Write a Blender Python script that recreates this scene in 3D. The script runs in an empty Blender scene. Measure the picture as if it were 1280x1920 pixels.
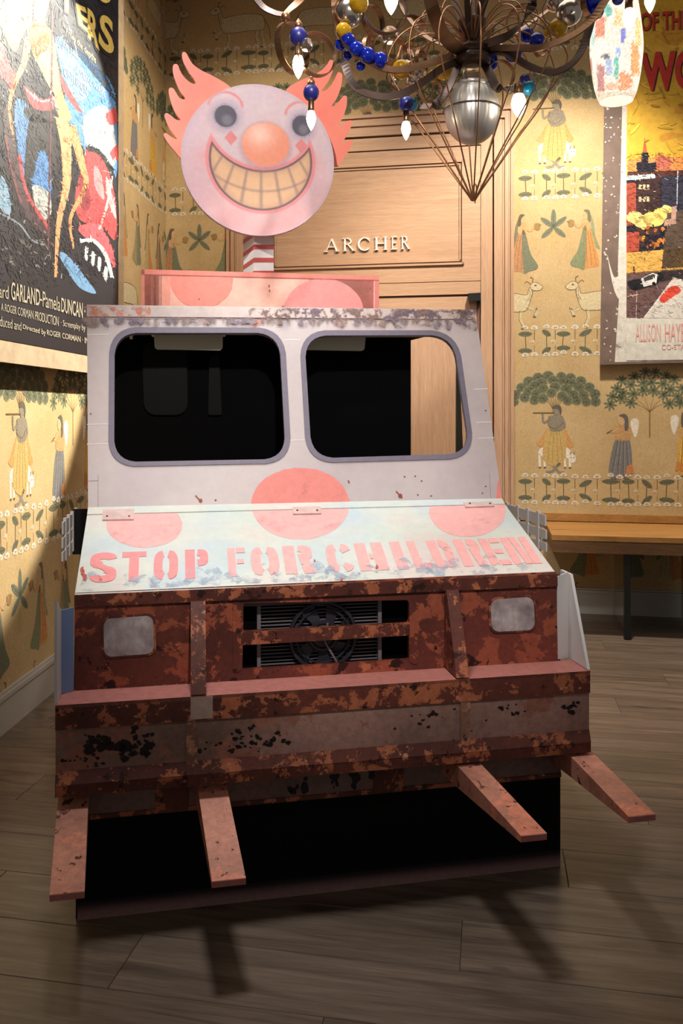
import bpy, bmesh, math, random
import numpy as np
from mathutils import Vector, Matrix
from mathutils.geometry import tessellate_polygon

S = bpy.context.scene
COL = S.collection
PI = math.pi
random.seed(7)

# ------------------------------------------------------------------ camera
F, HY, EYE = 1550.0, 770.0, 1.55            # focal length and horizon in 1280x1920 pixels, eye height in metres
cam_d = bpy.data.cameras.new('camera')
cam_d.sensor_width = 36.0
cam_d.lens = 36.0 * F / 1920.0
cam_d.shift_y = -(960.0 - HY) / 1920.0
cam_d.clip_end = 60
cam = bpy.data.objects.new('camera', cam_d)
cam.location = (0, 0, EYE)
cam.rotation_euler = (PI / 2, 0, 0)
COL.objects.link(cam)
S.camera = cam

# ------------------------------------------------------------------ world, lights, exposure
W = bpy.data.worlds.new('lobby_light')
S.world = W
W.use_nodes = True
W.node_tree.nodes['Background'].inputs[0].default_value = (1.0, 0.94, 0.89, 1)
W.node_tree.nodes['Background'].inputs[1].default_value = 0.2
S.view_settings.view_transform = 'Standard'
S.view_settings.look = 'None'
S.view_settings.exposure = 0.0
S.view_settings.gamma = 1.0
S.view_settings.use_curve_mapping = False


def aim(o, target):
    d = Vector(target) - o.location
    o.rotation_euler = d.to_track_quat('-Z', 'Y').to_euler()


def spot(name, loc, target, watts, angle, blend=0.4, radius=0.06, color=(1, 0.86, 0.7)):
    l = bpy.data.lights.new(name, 'SPOT')
    l.energy, l.spot_size, l.spot_blend, l.shadow_soft_size, l.color = watts, math.radians(angle), blend, radius, color
    o = bpy.data.objects.new(name, l)
    COL.objects.link(o)
    o.location = loc
    aim(o, target)
    return o


def area(name, loc, target, watts, sx, sy, color=(1, 0.9, 0.78)):
    l = bpy.data.lights.new(name, 'AREA')
    l.shape, l.size, l.size_y, l.energy, l.color = 'RECTANGLE', sx, sy, watts, color
    o = bpy.data.objects.new(name, l)
    COL.objects.link(o)
    o.location = loc
    aim(o, target)
    return o


spot('truck_spotlight', (0.25, 0.2, 3.6), (0.0, 3.1, 1.55), 340, 41, 0.6, 0.06, (1.0, 0.93, 0.87))
spot('hood_spotlight', (-0.45, 2.35, 4.8), (-0.1, 3.0, 1.1), 380, 34, 0.6, 0.25, (0.97, 0.98, 1.0))
spot('clown_fill_spot', (-1.1, 1.0, 4.3), (-0.35, 3.7, 2.62), 420, 30, 0.6, 0.1, (1.0, 0.94, 0.90))  # added spot to brighten the clown head, no fixture modelled
spot('corner_fill_spot', (-0.2, 4.7, 5.0), (-0.9, 6.8, 2.4), 260, 76, 0.7, 0.12, (1.0, 0.86, 0.68))  # added fill that lightens the dark back corner
spot('upper_poster_fill_spot', (0.2, 3.4, 4.9), (-1.6, 5.0, 3.65), 520, 50, 0.8, 0.1, (1.0, 0.94, 0.84))  # added fill for the dim upper part of the left poster
spot('poster_spotlight', (1.21, 5.75, 5.04), (-1.6, 4.25, 2.57), 3700, 32.4, 0.08, 0.05, (1.0, 0.94, 0.82))
spot('door_spotlight', (1.45, 4.75, 5.0), (1.4, 6.2, 1.1), 900, 84, 0.7, 0.12, (1.0, 0.90, 0.77))
area('overhead_fill_area', (0.6, 3.6, 5.0), (0.8, 3.6, 0), 45, 2.5, 2.5)  # added soft fill from overhead, stands for unseen fixtures

# ------------------------------------------------------------------ helpers
def lin(c):
    r = []
    for v in c[:3]:
        v = v / 255.0
        r.append(v / 12.92 if v <= 0.04045 else ((v + 0.055) / 1.055) ** 2.4)
    return tuple(r) + (1.0,)


def nmat(name):
    m = bpy.data.materials.new(name)
    m.use_nodes = True
    nt = m.node_tree
    return m, nt, nt.nodes['Principled BSDF'], nt.nodes.new


def link(nt, a, b):
    nt.links.new(a, b)


def noise(nt, scale, detail=4, rough=0.6, vec=None, dist=0.0, mapscale=None, rand=False):
    n = nt.nodes.new('ShaderNodeTexNoise')
    n.inputs['Scale'].default_value = scale
    n.inputs['Detail'].default_value = detail
    n.inputs['Roughness'].default_value = rough
    n.inputs['Distortion'].default_value = dist
    if vec is None:
        vec = nt.nodes.new('ShaderNodeTexCoord').outputs['Object']
    if mapscale is not None:
        mp = nt.nodes.new('ShaderNodeMapping')
        mp.inputs['Scale'].default_value = mapscale
        link(nt, vec, mp.inputs['Vector'])
        vec = mp.outputs['Vector']
    if rand:
        oi = nt.nodes.new('ShaderNodeObjectInfo')
        mu = nt.nodes.new('ShaderNodeMath')
        mu.operation = 'MULTIPLY'
        mu.inputs[1].default_value = 37.0
        link(nt, oi.outputs['Random'], mu.inputs[0])
        ad = nt.nodes.new('ShaderNodeVectorMath')
        ad.operation = 'ADD'
        link(nt, vec, ad.inputs[0])
        link(nt, mu.outputs[0], ad.inputs[1])
        vec = ad.outputs[0]
    link(nt, vec, n.inputs['Vector'])
    return n.outputs['Fac']


def ramp(nt, fac, stops, interp='LINEAR'):
    r = nt.nodes.new('ShaderNodeValToRGB')
    r.color_ramp.interpolation = interp
    e = r.color_ramp.elements
    while len(e) < len(stops):
        e.new(0.5)
    for el, (p, c) in zip(e, stops):
        el.position = p
        el.color = c if len(c) == 4 else lin(c)
    link(nt, fac, r.inputs['Fac'])
    return r.outputs['Color']


G = lambda v: (v, v, v, 1.0)


def mix(nt, fac, a, b, mode='MIX'):
    n = nt.nodes.new('ShaderNodeMix')
    n.data_type = 'RGBA'
    n.blend_type = mode
    for sock, val in ((n.inputs[0], fac), (n.inputs[6], a), (n.inputs[7], b)):
        if isinstance(val, (int, float)):
            sock.default_value = val
        elif isinstance(val, tuple):
            sock.default_value = val if len(val) == 4 else lin(val)
        else:
            link(nt, val, sock)
    return n.outputs[2]


def bump(nt, bs, height, strength=0.2, dist=0.004):
    b = nt.nodes.new('ShaderNodeBump')
    b.inputs['Strength'].default_value = strength
    b.inputs['Distance'].default_value = dist
    link(nt, height, b.inputs['Height'])
    link(nt, b.outputs['Normal'], bs.inputs['Normal'])


def plain(name, c, rough=0.5, metal=0.0, var=0.12, scale=9.0, spec=0.5):
    m, nt, bs, N = nmat(name)
    f = noise(nt, scale, 5, 0.65)
    k = ramp(nt, f, [(0.3, G(1 - var)), (0.7, G(1 + 0.0))])
    link(nt, mix(nt, 1.0, lin(c), k, 'MULTIPLY'), bs.inputs['Base Color'])
    bs.inputs['Roughness'].default_value = rough
    bs.inputs['Metallic'].default_value = metal
    bs.inputs['Specular IOR Level'].default_value = spec
    return m


def rust(name, base, patch, chip, t_patch=0.5, t_chip=0.6, scale=5.0, cscale=11.0, light=None, t_light=0.66, rough=0.5, zstretch=1.0):
    """dull painted metal print: base coat, rusty patches, dark chips, a few light scabs"""
    m, nt, bs, N = nmat(name)
    ms = (1, 1, zstretch)
    a = noise(nt, scale, 10, 0.7, dist=0.25, mapscale=ms)
    b = noise(nt, cscale, 10, 0.68, dist=0.15, mapscale=ms)
    fine = noise(nt, 46, 4, 0.7)
    soft = noise(nt, 2.2, 3, 0.5)
    bc = mix(nt, ramp(nt, soft, [(0.35, G(0)), (0.65, G(1))]), base, tuple(int(v * 0.72) for v in base))
    c = mix(nt, ramp(nt, a, [(t_patch, G(0)), (t_patch + 0.012, G(1))]), bc, patch)
    if light:
        d = noise(nt, scale * 1.7, 9, 0.7, mapscale=(1.0, 1.0, 1.3))
        c = mix(nt, ramp(nt, d, [(t_light, G(0)), (t_light + 0.01, G(1))]), c, light)
    c = mix(nt, ramp(nt, b, [(t_chip, G(0)), (t_chip + 0.012, G(1))]), c, chip)
    c = mix(nt, 1.0, c, ramp(nt, fine, [(0.3, G(0.72)), (0.7, G(1.12))]), 'MULTIPLY')
    link(nt, c, bs.inputs['Base Color'])
    bs.inputs['Roughness'].default_value = rough
    bs.inputs['Specular IOR Level'].default_value = 0.3
    bump(nt, bs, a, 0.12, 0.002)
    return m


def ink_mat(name, rough=0.6, var=0.25, nscale=60.0, wear=None, wscale=18.0, spec=0.3, soft=0.02, fade=None, gain=1.0):
    """print: takes the colour attribute Col; with wear the print is eaten away in specks"""
    m, nt, bs, N = nmat(name)
    at = N('ShaderNodeAttribute')
    at.attribute_name = 'Col'
    f = noise(nt, nscale, 4, 0.7)
    k = ramp(nt, f, [(0.3, G((1 - var) * gain)), (0.7, G(1.06 * gain))])
    src = mix(nt, fade[1], at.outputs['Color'], fade[0]) if fade else at.outputs['Color']
    link(nt, mix(nt, 1.0, src, k, 'MULTIPLY'), bs.inputs['Base Color'])
    bs.inputs['Roughness'].default_value = rough
    bs.inputs['Specular IOR Level'].default_value = spec
    if wear is not None:
        w = noise(nt, wscale, 9, 0.68)
        link(nt, ramp(nt, w, [(wear, G(0)), (wear + soft, G(1))]), bs.inputs['Alpha'])
    return m


def wood(name, c1, c2, along=(1, 14, 14), rough=0.45, scale=2.2, rand=False, knots=False, vec=None):
    m, nt, bs, N = nmat(name)
    a = noise(nt, scale, 7, 0.62, dist=1.1, mapscale=along, rand=rand, vec=vec)
    b = noise(nt, scale * 7, 4, 0.6, dist=0.3, mapscale=along, rand=rand, vec=vec)
    c = mix(nt, ramp(nt, a, [(0.32, G(0)), (0.68, G(1))]), c1, c2)
    c = mix(nt, 1.0, c, ramp(nt, b, [(0.3, G(0.78)), (0.7, G(1.08))]), 'MULTIPLY')
    if rand:
        oi = N('ShaderNodeObjectInfo')
        c = mix(nt, 1.0, c, ramp(nt, oi.outputs['Random'], [(0, G(0.86)), (1, G(1.08))]), 'MULTIPLY')
    if knots:
        kf = noise(nt, 3.4, 3, 0.5, mapscale=(0.6, 2.2, 1), rand=rand)
        c = mix(nt, ramp(nt, kf, [(0.66, G(0)), (0.74, G(0.75))]), c, tuple(int(v * 0.45) for v in c1))
    link(nt, c, bs.inputs['Base Color'])
    bs.inputs['Roughness'].default_value = rough
    bs.inputs['Specular IOR Level'].default_value = 0.4
    bump(nt, bs, b, 0.08, 0.002)
    return m


def glow(name, c, strength):
    m, nt, bs, N = nmat(name)
    bs.inputs['Base Color'].default_value = lin(c)
    bs.inputs['Emission Color'].default_value = lin(c)
    bs.inputs['Emission Strength'].default_value = strength
    return m


def glass(name, c, rough=0.05, trans=0.85):
    m, nt, bs, N = nmat(name)
    f = noise(nt, 20, 3, 0.5)
    link(nt, mix(nt, f, lin(c), tuple(int(v * 0.8) for v in c)), bs.inputs['Base Color'])
    bs.inputs['Transmission Weight'].default_value = trans
    bs.inputs['Roughness'].default_value = rough
    bs.inputs['IOR'].default_value = 1.45
    return m


def mesh(name, V, Fc, m, parent=None, smooth=False, cols=None):
    me = bpy.data.meshes.new(name)
    me.from_pydata([tuple(map(float, v)) for v in V], [], Fc)
    if cols is not None:
        at = me.color_attributes.new('Col', 'FLOAT_COLOR', 'POINT')
        at.data.foreach_set('color', np.asarray(cols, dtype=np.float32).ravel())
    if m is not None:
        me.materials.append(m)
    if smooth:
        me.polygons.foreach_set('use_smooth', [True] * len(me.polygons))
    me.update()
    o = bpy.data.objects.new(name, me)
    COL.objects.link(o)
    if parent is not None:
        o.parent = parent
    return o


def tag(o, label=None, cat=None, group=None, kind=None):
    for k, v in (('label', label), ('category', cat), ('group', group), ('kind', kind)):
        if v:
            o[k] = v
    return o


def empty(name, loc=(0, 0, 0), rz=0.0, **kw):
    o = bpy.data.objects.new(name, None)
    o.location = loc
    o.rotation_euler = (0, 0, rz)
    o.empty_display_size = 0.1
    COL.objects.link(o)
    return tag(o, **kw)


class MB:
    """collects shapes into one mesh"""
    def __init__(s):
        s.V, s.F = [], []

    def add(s, V, Fc):
        n = len(s.V)
        s.V += [tuple(v) for v in V]
        s.F += [tuple(i + n for i in f) for f in Fc]
        return s

    def box(s, x0, x1, y0, y1, z0, z1):
        V = [(x, y, z) for z in (z0, z1) for y in (y0, y1) for x in (x0, x1)]
        return s.add(V, [(0, 2, 3, 1), (4, 5, 7, 6), (0, 1, 5, 4), (2, 6, 7, 3), (0, 4, 6, 2), (1, 3, 7, 5)])

    def hexa(s, a, b):
        """solid between two quads a and b (four points each, same order)"""
        return s.add(list(a) + list(b), [(0, 1, 2, 3), (7, 6, 5, 4), (0, 4, 5, 1), (1, 5, 6, 2), (2, 6, 7, 3), (3, 7, 4, 0)])

    def tube(s, pts, r, n=8, closed=False):
        P = [Vector(p) for p in pts]
        m = len(P)
        rr = r if isinstance(r, (list, tuple)) else [r] * m
        V, Fc = [], []
        up = None
        for i, p in enumerate(P):
            if closed:
                t = P[(i + 1) % m] - P[i - 1]
            else:
                t = P[min(i + 1, m - 1)] - P[max(i - 1, 0)]
            t.normalize()
            if up is None:
                up = Vector((0, 0, 1)) if abs(t.z) < 0.9 else Vector((1, 0, 0))
            a = (up - t * up.dot(t))
            if a.length < 1e-5:
                a = t.orthogonal()
            a.normalize()
            up = a
            b = t.cross(a)
            for k in range(n):
                q = 2 * PI * k / n
                V.append(p + (a * math.cos(q) + b * math.sin(q)) * rr[i])
        for i in range(m if closed else m - 1):
            j = (i + 1) % m
            for k in range(n):
                l = (k + 1) % n
                Fc.append((i * n + k, i * n + l, j * n + l, j * n + k))
        if not closed:
            Fc.append(tuple(range(n))[::-1])
            Fc.append(tuple((m - 1) * n + k for k in range(n)))
        return s.add(V, Fc)

    def ribbon(s, pts, wdir, width, th=0.003, closed=False):
        P = [Vector(p) for p in pts]
        m = len(P)
        V, Fc = [], []
        for i, p in enumerate(P):
            t = (P[(i + 1) % m] - P[i - 1]) if closed else (P[min(i + 1, m - 1)] - P[max(i - 1, 0)])
            t.normalize()
            w = Vector(wdir)
            w = (w - t * w.dot(t))
            w.normalize()
            n = t.cross(w)
            for a, b in ((-1, -1), (1, -1), (1, 1), (-1, 1)):
                V.append(p + w * (a * width / 2) + n * (b * th / 2))
        for i in range(m if closed else m - 1):
            j = (i + 1) % m
            for k in range(4):
                l = (k + 1) % 4
                Fc.append((i * 4 + k, i * 4 + l, j * 4 + l, j * 4 + k))
        if not closed:
            Fc += [(3, 2, 1, 0), tuple((m - 1) * 4 + k for k in range(4))]
        return s.add(V, Fc)

    def lathe(s, prof, c=(0, 0, 0), n=16, axis=(0, 0, 1), ribs=0, ribamp=0.0):
        A = Vector(axis).normalized()
        X = A.orthogonal().normalized()
        Y = A.cross(X)
        C = Vector(c)
        V, Fc = [], []
        for r, h in prof:
            for k in range(n):
                q = 2 * PI * k / n
                rr = r * (1 + (ribamp * math.cos(q * ribs) if ribs else 0))
                V.append(C + A * h + (X * math.cos(q) + Y * math.sin(q)) * rr)
        m = len(prof)
        for i in range(m - 1):
            for k in range(n):
                l = (k + 1) % n
                Fc.append((i * n + k, i * n + l, (i + 1) * n + l, (i + 1) * n + k))
        Fc.append(tuple(range(n))[::-1])
        Fc.append(tuple((m - 1) * n + k for k in range(n)))
        return s.add(V, Fc)

    def ball(s, c, r, n=14, sz=1.0):
        k = max(6, n // 2)
        return s.lathe([(r * math.sin(PI * (i + 0.04) / (k + 0.08)), -r * sz * math.cos(PI * (i + 0.04) / (k + 0.08))) for i in range(k + 1)], c, n)

    def build(s, name, m, parent=None, smooth=False, **kw):
        return tag(mesh(name, s.V, s.F, m, parent, smooth), **kw)


def smooth_path(pts, n=8):
    """Catmull-Rom through the points"""
    P = [np.array(p, float) for p in pts]
    P = [2 * P[0] - P[1]] + P + [2 * P[-1] - P[-2]]
    out = []
    for i in range(1, len(P) - 2):
        a, b, c, d = P[i - 1:i + 3]
        for k in range(n):
            t = k / n
            out.append(0.5 * (2 * b + (c - a) * t + (2 * a - 5 * b + 4 * c - d) * t * t + (3 * b - a - 3 * c + d) * t ** 3))
    out.append(P[-2])
    return out


class Ink:
    """flat print: coloured polygons in 2D, laid on a surface by a mapping f(x, y, height)"""
    def __init__(s):
        s.P = []

    def poly(s, pts, col, l=0):
        s.P.append(([(float(p[0]), float(p[1])) for p in pts], lin(col), l))
        return s

    def ell(s, cx, cy, rx, ry, col, l=0, rot=0.0, n=12, pinch=0.0):
        c, q = math.cos(rot), math.sin(rot)
        pts = []
        for k in range(n):
            a = 2 * PI * k / n
            x, y = rx * math.cos(a), ry * math.sin(a) * (1 - pinch * abs(math.cos(a)) ** 3)
            pts.append((cx + x * c - y * q, cy + x * q + y * c))
        return s.poly(pts, col, l)

    def stroke(s, pts, w, col, l=0, taper=False):
        P = [np.array(p, float) for p in pts]
        L, R = [], []
        m = len(P)
        for i, p in enumerate(P):
            t = P[min(i + 1, m - 1)] - P[max(i - 1, 0)]
            t = t / (np.hypot(*t) + 1e-9)
            n = np.array([-t[1], t[0]])
            h = w / 2 * ((1 - 0.8 * i / (m - 1)) if taper else 1)
            L.append(p + n * h)
            R.append(p - n * h)
        for i in range(m - 1):
            s.P.append(([tuple(L[i]), tuple(L[i + 1]), tuple(R[i + 1]), tuple(R[i])], lin(col), l))
        return s

    def curve(s, pts, w, col, l=0, n=5, taper=False):
        return s.stroke(smooth_path(pts, n), w, col, l, taper)

    def blob(s, pts, col, l=0, n=5):
        Q = [pts[-1]] + list(pts) + [pts[0], pts[1]]
        P = [np.array(p, float) for p in Q]
        out = []
        for i in range(1, len(P) - 2):
            a, b, c, d = P[i - 1:i + 3]
            for k in range(n):
                t = k / n
                out.append(0.5 * (2 * b + (c - a) * t + (2 * a - 5 * b + 4 * c - d) * t * t + (3 * b - a - 3 * c + d) * t ** 3))
        return s.poly(out, col, l)

    def text(s, txt, quad, col, l=0, bold=0.0):
        """lettering stretched into the quad (top left, top right, bottom right, bottom left)"""
        V, T = glyphs(txt, bold)
        q = [np.array(p, float) for p in quad]
        M = []
        for x, y in V:
            a = q[0] + (q[1] - q[0]) * x
            b = q[3] + (q[2] - q[3]) * x
            M.append(tuple(b + (a - b) * y))
        for t in T:
            s.P.append(([M[i] for i in t], lin(col), l))
        return s

    def build(s, name, f, m, parent=None, h0=0.0006, dh=0.0003, clip=None, **kw):
        V, Fc, C = [], [], []
        for pts, c, l in s.P:
            if clip:
                pts = clip(pts)
                if len(pts) < 3:
                    continue
            n = len(V)
            V += [f(x, y, h0 + dh * l) for x, y in pts]
            C += [c] * len(pts)
            Fc.append(tuple(range(n, n + len(pts))))
        return tag(mesh(name, V, Fc, m, parent, cols=C), **kw)


_gl = {}


def glyphs(txt, bold=0.0):
    key = (txt, bold)
    if key in _gl:
        return _gl[key]
    cu = bpy.data.curves.new('lettering', 'FONT')
    cu.body = txt
    cu.resolution_u = 4
    cu.offset = bold
    o = bpy.data.objects.new('lettering', cu)
    COL.objects.link(o)
    bpy.context.view_layer.update()
    me = o.evaluated_get(bpy.context.evaluated_depsgraph_get()).to_mesh()
    V = np.array([v.co[:2] for v in me.vertices])
    T = [tuple(p.vertices) for p in me.polygons]
    o.evaluated_get(bpy.context.evaluated_depsgraph_get()).to_mesh_clear()
    bpy.data.objects.remove(o)
    bpy.data.curves.remove(cu)
    lo, hi = V.min(0), V.max(0)
    V = (V - lo) / (hi - lo)
    _gl[key] = (V.tolist(), T)
    return _gl[key]


def clip_x(lo, hi):
    def f(pts):
        for s, v in ((1, lo), (-1, hi)):
            out = []
            for i in range(len(pts)):
                a, b = pts[i - 1], pts[i]
                da, db = (a[0] - v) * s, (b[0] - v) * s
                if (da < 0) != (db < 0):
                    t = da / (da - db)
                    out.append((v, a[1] + (b[1] - a[1]) * t))
                if db >= 0:
                    out.append(b)
            pts = out
            if len(pts) < 3:
                return []
        return pts
    return f


def loops_solid(loops, front, back):
    """solid board from an outline and holes; front/back map a 2D point to 3D"""
    flat = [p for lp in loops for p in lp]
    tri = tessellate_polygon([[Vector((p[0], p[1], 0)) for p in lp] for lp in loops])
    n = len(flat)
    V = [front(*p) for p in flat] + [back(*p) for p in flat]
    Fc = [tuple(t) for t in tri] + [tuple(i + n for i in t[::-1]) for t in tri]
    k = 0
    for lp in loops:
        m = len(lp)
        for i in range(m):
            j = (i + 1) % m
            Fc.append((k + i, k + j, n + k + j, n + k + i))
        k += m
    return V, Fc


def rquad(c, r, n=6):
    """quad (list of four corners) with rounded corners of radius r"""
    out = []
    for i in range(4):
        p, a, b = np.array(c[i], float), np.array(c[i - 1], float), np.array(c[(i + 1) % 4], float)
        p0 = p + (a - p) / np.linalg.norm(a - p) * r
        p1 = p + (b - p) / np.linalg.norm(b - p) * r
        for k in range(n + 1):
            t = k / n
            out.append(tuple((1 - t) ** 2 * p0 + 2 * t * (1 - t) * (p * 0.82 + (p0 + p1) * 0.09) + t * t * p1))
    return out


def ring_pts(cx, cy, rx, ry, n=32):
    return [(cx + rx * math.cos(2 * PI * k / n), cy + ry * math.sin(2 * PI * k / n)) for k in range(n)]


# the photograph's measured pixels, turned into points on real planes of the room
def ray(px, py):
    return np.array([(px - 640) / F, 1.0, (HY - py) / F])


EYEP = np.array([0, 0, EYE])
# back wall: Y = BA + BB X ; left wall: X = LX + LB (Y - LY)
BA, BB = 6.663, -0.18
bw_e = np.array([1, BB, 0]) / math.hypot(1, BB)
bw_n = np.array([bw_e[1], -bw_e[0], 0])
bw_o = np.array([0, BA, 0.0])
LX, LY, LB = -1.635, 3.96, 0.055
lw_e = np.array([LB, 1, 0]) / math.hypot(1, LB)       # runs away from the camera
lw_n = np.array([lw_e[1], -lw_e[0], 0])                # faces into the room
lw_o = np.array([LX, LY, 0.0])


def on_plane(px, py, o, n, off=0.0):
    d = ray(px, py)
    t = ((o + n * off - EYEP) @ n) / (d @ n)
    return EYEP + d * t


def bw(px, py, off=0.0):
    return on_plane(px, py, bw_o, bw_n, off)


def lw(px, py, off=0.0):
    return on_plane(px, py, lw_o, lw_n, off)


def bws(px, py=770, off=0.0):
    p = bw(px, py, off)
    return float((p - bw_o) @ bw_e), float(p[2])


def at(px, py, Y):
    d = ray(px, py)
    return EYEP + d * Y
# ------------------------------------------------------------------ materials of the room
M = {}
m, nt, bs, N = nmat('wallpaper_ground')
a = noise(nt, 3.0, 6, 0.65)
b = noise(nt, 1.0, 4, 0.7, mapscale=(60, 60, 260))
c = noise(nt, 1.0, 3, 0.7, mapscale=(220, 220, 30))
cc = mix(nt, ramp(nt, a, [(0.3, G(0)), (0.7, G(1))]), (196, 170, 126), (182, 154, 108))
cc = mix(nt, 1.0, cc, ramp(nt, b, [(0.3, G(0.76)), (0.7, G(1.12))]), 'MULTIPLY')
cc = mix(nt, 1.0, cc, ramp(nt, c, [(0.3, G(0.9)), (0.7, G(1.05))]), 'MULTIPLY')
link(nt, cc, bs.inputs['Base Color'])
bs.inputs['Roughness'].default_value = 0.75
bs.inputs['Specular IOR Level'].default_value = 0.2
M['paper'] = m
M['paper_ink'] = ink_mat('wallpaper_ink', 0.75, 0.4, 90, spec=0.2, fade=((190, 162, 116), 0.16))
M['oak_v'] = wood('oak_vertical_grain', (190, 154, 124), (176, 138, 108), (30, 30, 1.2), 0.5, 1.0)
M['oak_h'] = wood('oak_horizontal_grain', (192, 156, 126), (178, 140, 110), (1.2, 1.2, 34), 0.5, 1.0)
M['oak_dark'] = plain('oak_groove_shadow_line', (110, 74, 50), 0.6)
M['bench_oak'] = wood('table_oak', (176, 128, 70), (150, 104, 54), (1.4, 26, 26), 0.42, 1.0, knots=True)
M['apron'] = wood('table_apron_oak_shaded', (112, 82, 54), (92, 64, 40), (1.4, 26, 26), 0.45, 1.0, knots=True)  # shade on the apron is put into this darker oak colour
M['plank'] = wood('floor_plank_oak', (124, 107, 92), (84, 71, 60), (0.8, 13, 13), 0.29, 1.5, rand=True, knots=True)
M['joint'] = plain('floor_joint', (34, 27, 22), 0.8)
M['base'] = plain('painted_baseboard', (176, 172, 164), 0.45, var=0.05)
M['ceil'] = plain('ceiling_paint', (150, 128, 104), 0.9, var=0.05)
M['black_metal'] = plain('black_metal', (18, 17, 16), 0.4, var=0.1)
M['letter_metal'] = plain('brushed_letter_metal', (240, 236, 226), 0.35, 0.0, var=0.05)

# ------------------------------------------------------------------ floor of planks, parallel to the back wall
rz = math.atan2(bw_e[1], bw_e[0])
floor = tag(MB().box(-3.3, 4.2, -1.5, 8.2, -0.06, -0.004).build('floor', M['joint']), kind='structure')
pw, pl, gap = 0.235, 1.52, 0.0016


def plank_mesh():
    b_, e = 0.0, 0.0012
    V = [(0, 0, -0.0035), (1, 0, -0.0035), (1, 1, -0.0035), (0, 1, -0.0035)]
    V += [(0, 0, -e), (1, 0, -e), (1, 1, -e), (0, 1, -e)]
    k = 0.001
    V += [(k, k * 4, 0), (1 - k, k * 4, 0), (1 - k, 1 - k * 4, 0), (k, 1 - k * 4, 0)]
    Fc = [(0, 3, 2, 1), (0, 1, 5, 4), (1, 2, 6, 5), (2, 3, 7, 6), (3, 0, 4, 7), (4, 5, 9, 8), (5, 6, 10, 9), (6, 7, 11, 10), (7, 4, 8, 11), (8, 9, 10, 11)]
    me = bpy.data.meshes.new('plank')
    me.from_pydata([(x * pl, y * (pw - gap), z) for x, y, z in V], [], Fc)
    me.materials.append(M['plank'])
    return me


pm = plank_mesh()
nrow = 26
for r in range(nrow):
    t0 = 0.02 + r * pw                                   # distance of the row's back edge from the back wall
    s_left = -2.9
    k = 0
    off = (r * 0.61) % 1.0 * pl
    s = s_left - off
    while s < 3.2:
        o = bpy.data.objects.new('plank', pm)
        p = bw_o + bw_e * s + bw_n * (t0 + pw)
        lx = LX + LB * (p[1] - LY)
        e0, e1 = s, s + pl - gap
        # keep planks on the room's side of the left wall and inside the right edge
        s_wall = None
        smin = (lx - 0.06 - p[0]) / bw_e[0] + s
        if e1 < smin + 0.05:
            s += pl
            continue
        st = max(e0, smin)
        o.scale = ((min(e1, 3.3) - st) / pl, 1, 1)
        p = bw_o + bw_e * st + bw_n * (t0 + pw)
        o.location = (p[0], p[1], 0)
        o.rotation_euler = (0, 0, rz)
        COL.objects.link(o)
        o.parent = floor
        s += pl

# ------------------------------------------------------------------ walls and ceiling
WH = 5.2
s_corner = -1.51


def slab(name, o, e, n, s0, s1, z0, z1, t, mt, parent=None, o0=0.0, **kw):
    """box standing on a wall plane: s along, z up, from o0-t to o0 out of the wall"""
    P = lambda s, z, h: tuple(o + e * s + n * h + np.array([0, 0, z]))
    a_ = [P(s0, z0, o0), P(s1, z0, o0), P(s1, z1, o0), P(s0, z1, o0)]
    b_ = [P(s0, z0, o0 - t), P(s1, z0, o0 - t), P(s1, z1, o0 - t), P(s0, z1, o0 - t)]
    return MB().hexa(b_, a_).build(name, mt, parent, **kw)


def bslab(name, s0, s1, z0, z1, out, mt, parent=None, base=0.0, **kw):
    return slab(name, bw_o, bw_e, bw_n, s0, s1, z0, z1, out - base, mt, parent, out, **kw)


wall_back = slab('wall_back', bw_o, bw_e, bw_n, s_corner - 0.2, 3.3, 0, WH, 0.15, M['paper'], kind='structure')
wall_left = slab('wall_left', lw_o, lw_e, lw_n, -4.6, 3.02, 0, WH, 0.15, M['paper'], kind='structure')
ceiling = tag(MB().box(-2.2, 3.4, -0.8, 7.3, WH, WH + 0.1).build('ceiling', M['ceil']), kind='structure')

# ------------------------------------------------------------------ wallpaper print
GR, GL, OUT = (84, 96, 80), (104, 116, 92), (96, 74, 52)
WHT, CRM = (238, 230, 214), (208, 194, 158)
U = 0.0041                                               # metres per drawing unit


def leaf(k, x, y, rx, ry, rot):
    k.ell(x, y, rx, ry, GR, 1, rot, 12, 0.25)
    c, s = math.cos(rot), math.sin(rot)
    k.stroke([(x - rx * 0.8 * c, y - rx * 0.8 * s), (x + rx * 0.8 * c, y + rx * 0.8 * s)], 0.7, (40, 52, 40), 2)


def flower(k, x, y, r):
    for q in range(5):
        a = -PI / 2 + (q - 2) * 0.62
        k.ell(x + r * 0.55 * math.cos(a), y + r * 0.55 * math.sin(a), r * 0.62, r * 0.34, WHT, 2, a, 8)
    k.ell(x, y, r * 0.38, r * 0.3, (214, 190, 140), 3, 0, 8)


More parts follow.
